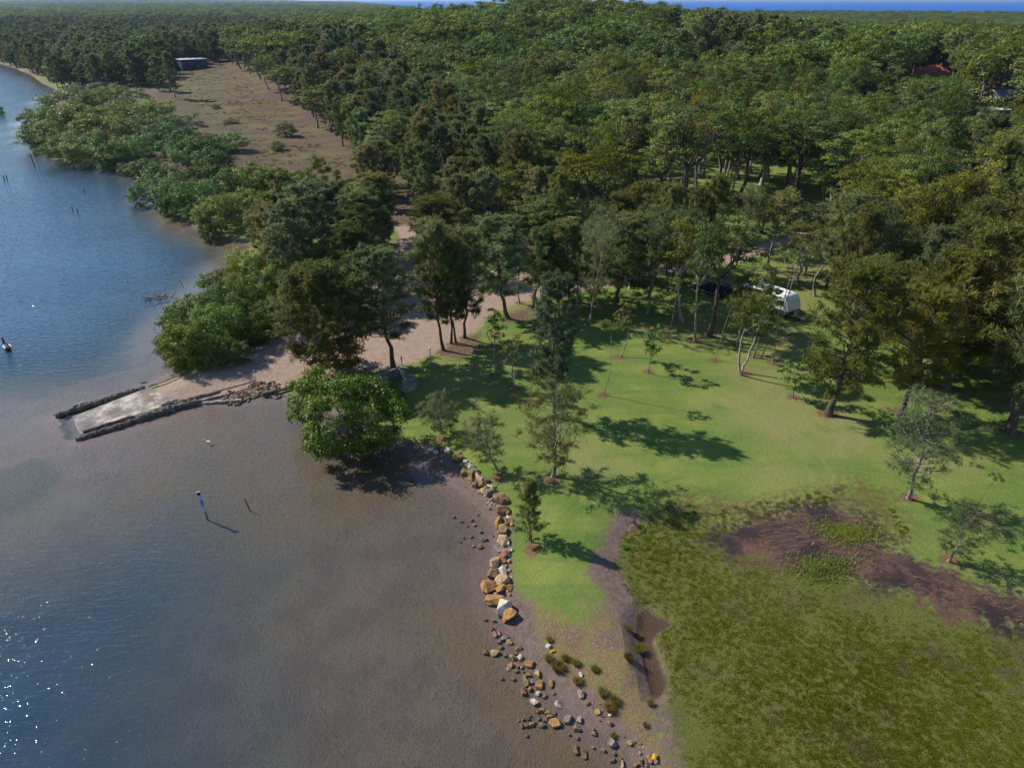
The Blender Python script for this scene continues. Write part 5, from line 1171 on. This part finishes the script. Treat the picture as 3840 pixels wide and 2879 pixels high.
# rubble and shell grit
peb = []
for i in range(5):
    bm = rock_bm(700 + i, .10, .085, .06, 10, 0); me = bpy.data.meshes.new('pebble'); bm.to_mesh(me); bm.free(); me.materials.append(M['rock_' + 'gbgpw'[i]]); peb.append(me)
x, y, z, s, rs = area_pts(SHORE_MUD, 3.5, .0, 15, lambda x, y, s, rs: vnoise(x, y, 2.5, 51) > .45, .1); sc1 = rs.uniform(.25, .8, len(x))
RUB = dpoly([(1290, 1500), (1330, 1530), (1400, 1590), (1440, 1660), (1470, 1720), (1380, 1720), (1360, 1640), (1320, 1590), (1280, 1550), (1255, 1500)], .2)
x2, y2, z2, s2, rs2 = area_pts(RUB, 9, .0, 16); sc2 = rs2.uniform(.5, 1.9, len(x2))
MOUND = [tuple(G(180 + a * .4295, 1400 + c * .4295, .6)[:2]) for a, c in ((1480, 200), (1560, 140), (1700, 95), (1820, 70), (2000, 55), (2060, 90), (2040, 150), (1850, 175), (1760, 215), (1600, 235))]
x3, y3, z3, s3, rs3 = area_pts(MOUND, 24, .0, 17, None, .05); sc3 = rs3.uniform(.8, 3.2, len(x3))
WALLP = dpoly([(868, 950), (930, 968), (985, 1003), (1040, 1050), (1085, 1092), (1100, 1150), (1098, 1210), (1105, 1275), (1085, 1310), (1060, 1270), (1070, 1190), (1070, 1110), (1020, 1060), (960, 1005), (880, 975)], .2)
x4, y4, z4, s4, rs4 = area_pts(WALLP, 12, .0, 18, None, .1); sc4 = rs4.uniform(.6, 2.2, len(x4))
dat = np.concatenate([np.stack([x4, y4, z4, sc4, sc4], 1), np.stack([x, y, z, sc1, sc1], 1), np.stack([x2, y2, z2, sc2, sc2], 1)])
scatter('rubble_mound', peb[:2], np.stack([x3, y3, z3 + .08, sc3, sc3 * .8], 1), 'heap of dark broken rubble beside the boat ramp', 'rubble', seed=10)
scatter('rubble', peb, dat, 'loose rubble and pebbles along the bank', 'rubble', seed=9)
# sedge tussocks on the point
TUS = [(2092, 2506, 'big dark', 1.0), (2165, 2557, 'straw-coloured', .7), (2285, 2658, 'pale straw', .75), (2260, 2601, 'tall green', .75), (2304, 2630, 'green', .7), (2399, 2440, 'wide green', .8), (2358, 2468, 'dark green', .7), (2357, 2361, 'small green', .55), (2389, 2386, 'small grey-green', .5), (2060, 2402, 'yellow-green', .5), (2057, 2472, 'ragged', .65), (2230, 2512, 'stubby', .6), (2160, 2490, 'grassy', .6), (2120, 2470, 'dark low', .6), (2440, 2640, 'small olive', .5), (2420, 2720, 'tiny olive', .4), (2300, 2760, 'ragged olive', .45), (2345, 2055, 'lime green', .55)]
def tuss(seed, n, hh): 
    rs = np.random.RandomState(seed); a = rs.uniform(0, 6.28, n); q = .34 * np.sqrt(rs.rand(n)); t = rs.uniform(.05, .8, n)
    U = np.stack([np.cos(a) * t, np.sin(a) * t, np.ones(n)], 1); L = hh * rs.uniform(.6, 1.2, n)
    C = np.stack([np.cos(a) * q, np.sin(a) * q, np.zeros(n)], 1) + unit(U) * L[:, None] * .45
    return leaves_mesh('blades', C, U, rs.normal(0, 1, (n, 3)), L, .022 * rs.uniform(.7, 1.4, n), np.clip(rs.normal(.45, .28, n), 0, 1), M['tussock'])
TM = [tuss(800 + i, 420, .75) for i in range(4)]
bm = rock_bm(990, .24, .24, .14, 14, .1); TB_ = bpy.data.meshes.new('base'); bm.to_mesh(TB_); bm.free(); TB_.materials.append(M['bark_dark'])
for i, (fx, fy, kind, s) in enumerate(TUS):
    q = Gg(fx, fy); o = thing('sedge_tussock', kind + ' sedge tussock ' + ('in the dead reeds at the marsh edge' if fx > 2900 else ('on the edge of the grassy point' if fx == 2345 else 'on the muddy point')), 'tussock', q); o.scale = (s * .85, s * .85, s * .8)
    c = link('blades', TM[i % 4], o, rot=(0, 0, i)); c.color = (.8, 1.5, .5, 1) if ('bright' in kind or 'lime' in kind) else ((1.6, 1.35, 1.2, 1) if 'straw' in kind else ((1.0, 1.1, .75, 1) if 'dark' in kind else (1.25, 1.25, .95, 1)))
    link('base', TB_, o)

# ------------------------------------------------------------------ sea air
bm = bmesh.new(); bbox(bm, (0, 28000, 42), (130000, 60000, 98)); hz = bm_obj('haze', bm, M['black']); hz.data.materials.clear(); hz['kind'] = 'stuff'; tag(hz, 'thin bluish sea haze over the whole landscape', 'haze')
hm = bpy.data.materials.new('sea_haze'); hm.use_nodes = True; hm.node_tree.nodes.clear()
ho = hm.node_tree.nodes.new('ShaderNodeOutputMaterial'); pv = hm.node_tree.nodes.new('ShaderNodeVolumePrincipled'); pv.inputs['Color'].default_value = (.50, .72, 1.0, 1); pv.inputs['Density'].default_value = 0.6e-4; pv.inputs['Anisotropy'].default_value = .4
hm.node_tree.links.new(pv.outputs[0], ho.inputs['Volume']); hz.data.materials.append(hm)

# two patches of fresh grass at the marsh edge, and straw on the point
for fx, fy, rx_, ry_, lab in ((3180, 2000, 2.6, 1.5, 'bright green grass patch growing out of the dead reeds'), (3085, 2135, 2.4, 1.3, 'bright green grass patch between dead reeds and samphire')):
    q = Gg(fx, fy); rs = np.random.RandomState(fx); n = 4600; a_ = rs.uniform(0, 6.28, n); r_ = np.abs(rs.normal(0, .55, n)) * (1 + .25 * np.sin(a_ * 3 + fx) + .15 * np.sin(a_ * 7))
    X_, Y_ = np.cos(a_) * r_ * rx_, np.sin(a_) * r_ * ry_; U = rs.normal(0, .45, (n, 3)) + np.array([.25, -.1, 1.0]); L = rs.uniform(.12, .34, n)
    Z_ = ground_z(X_ + q.x, Y_ + q.y) - q.z
    o = thing('grass_patch', lab, 'grass', q)
    c = link('blades', leaves_mesh('grass_blades', np.stack([X_, Y_, Z_ + L * .4], 1), U, rs.normal(0, 1, (n, 3)) + np.array([0, 0, .5]), L, rs.uniform(.02, .05, n), np.clip(rs.normal(.5, .25, n), 0, 1), M['tussock']), o); c.color = (1.2, 1.35, .75, 1)
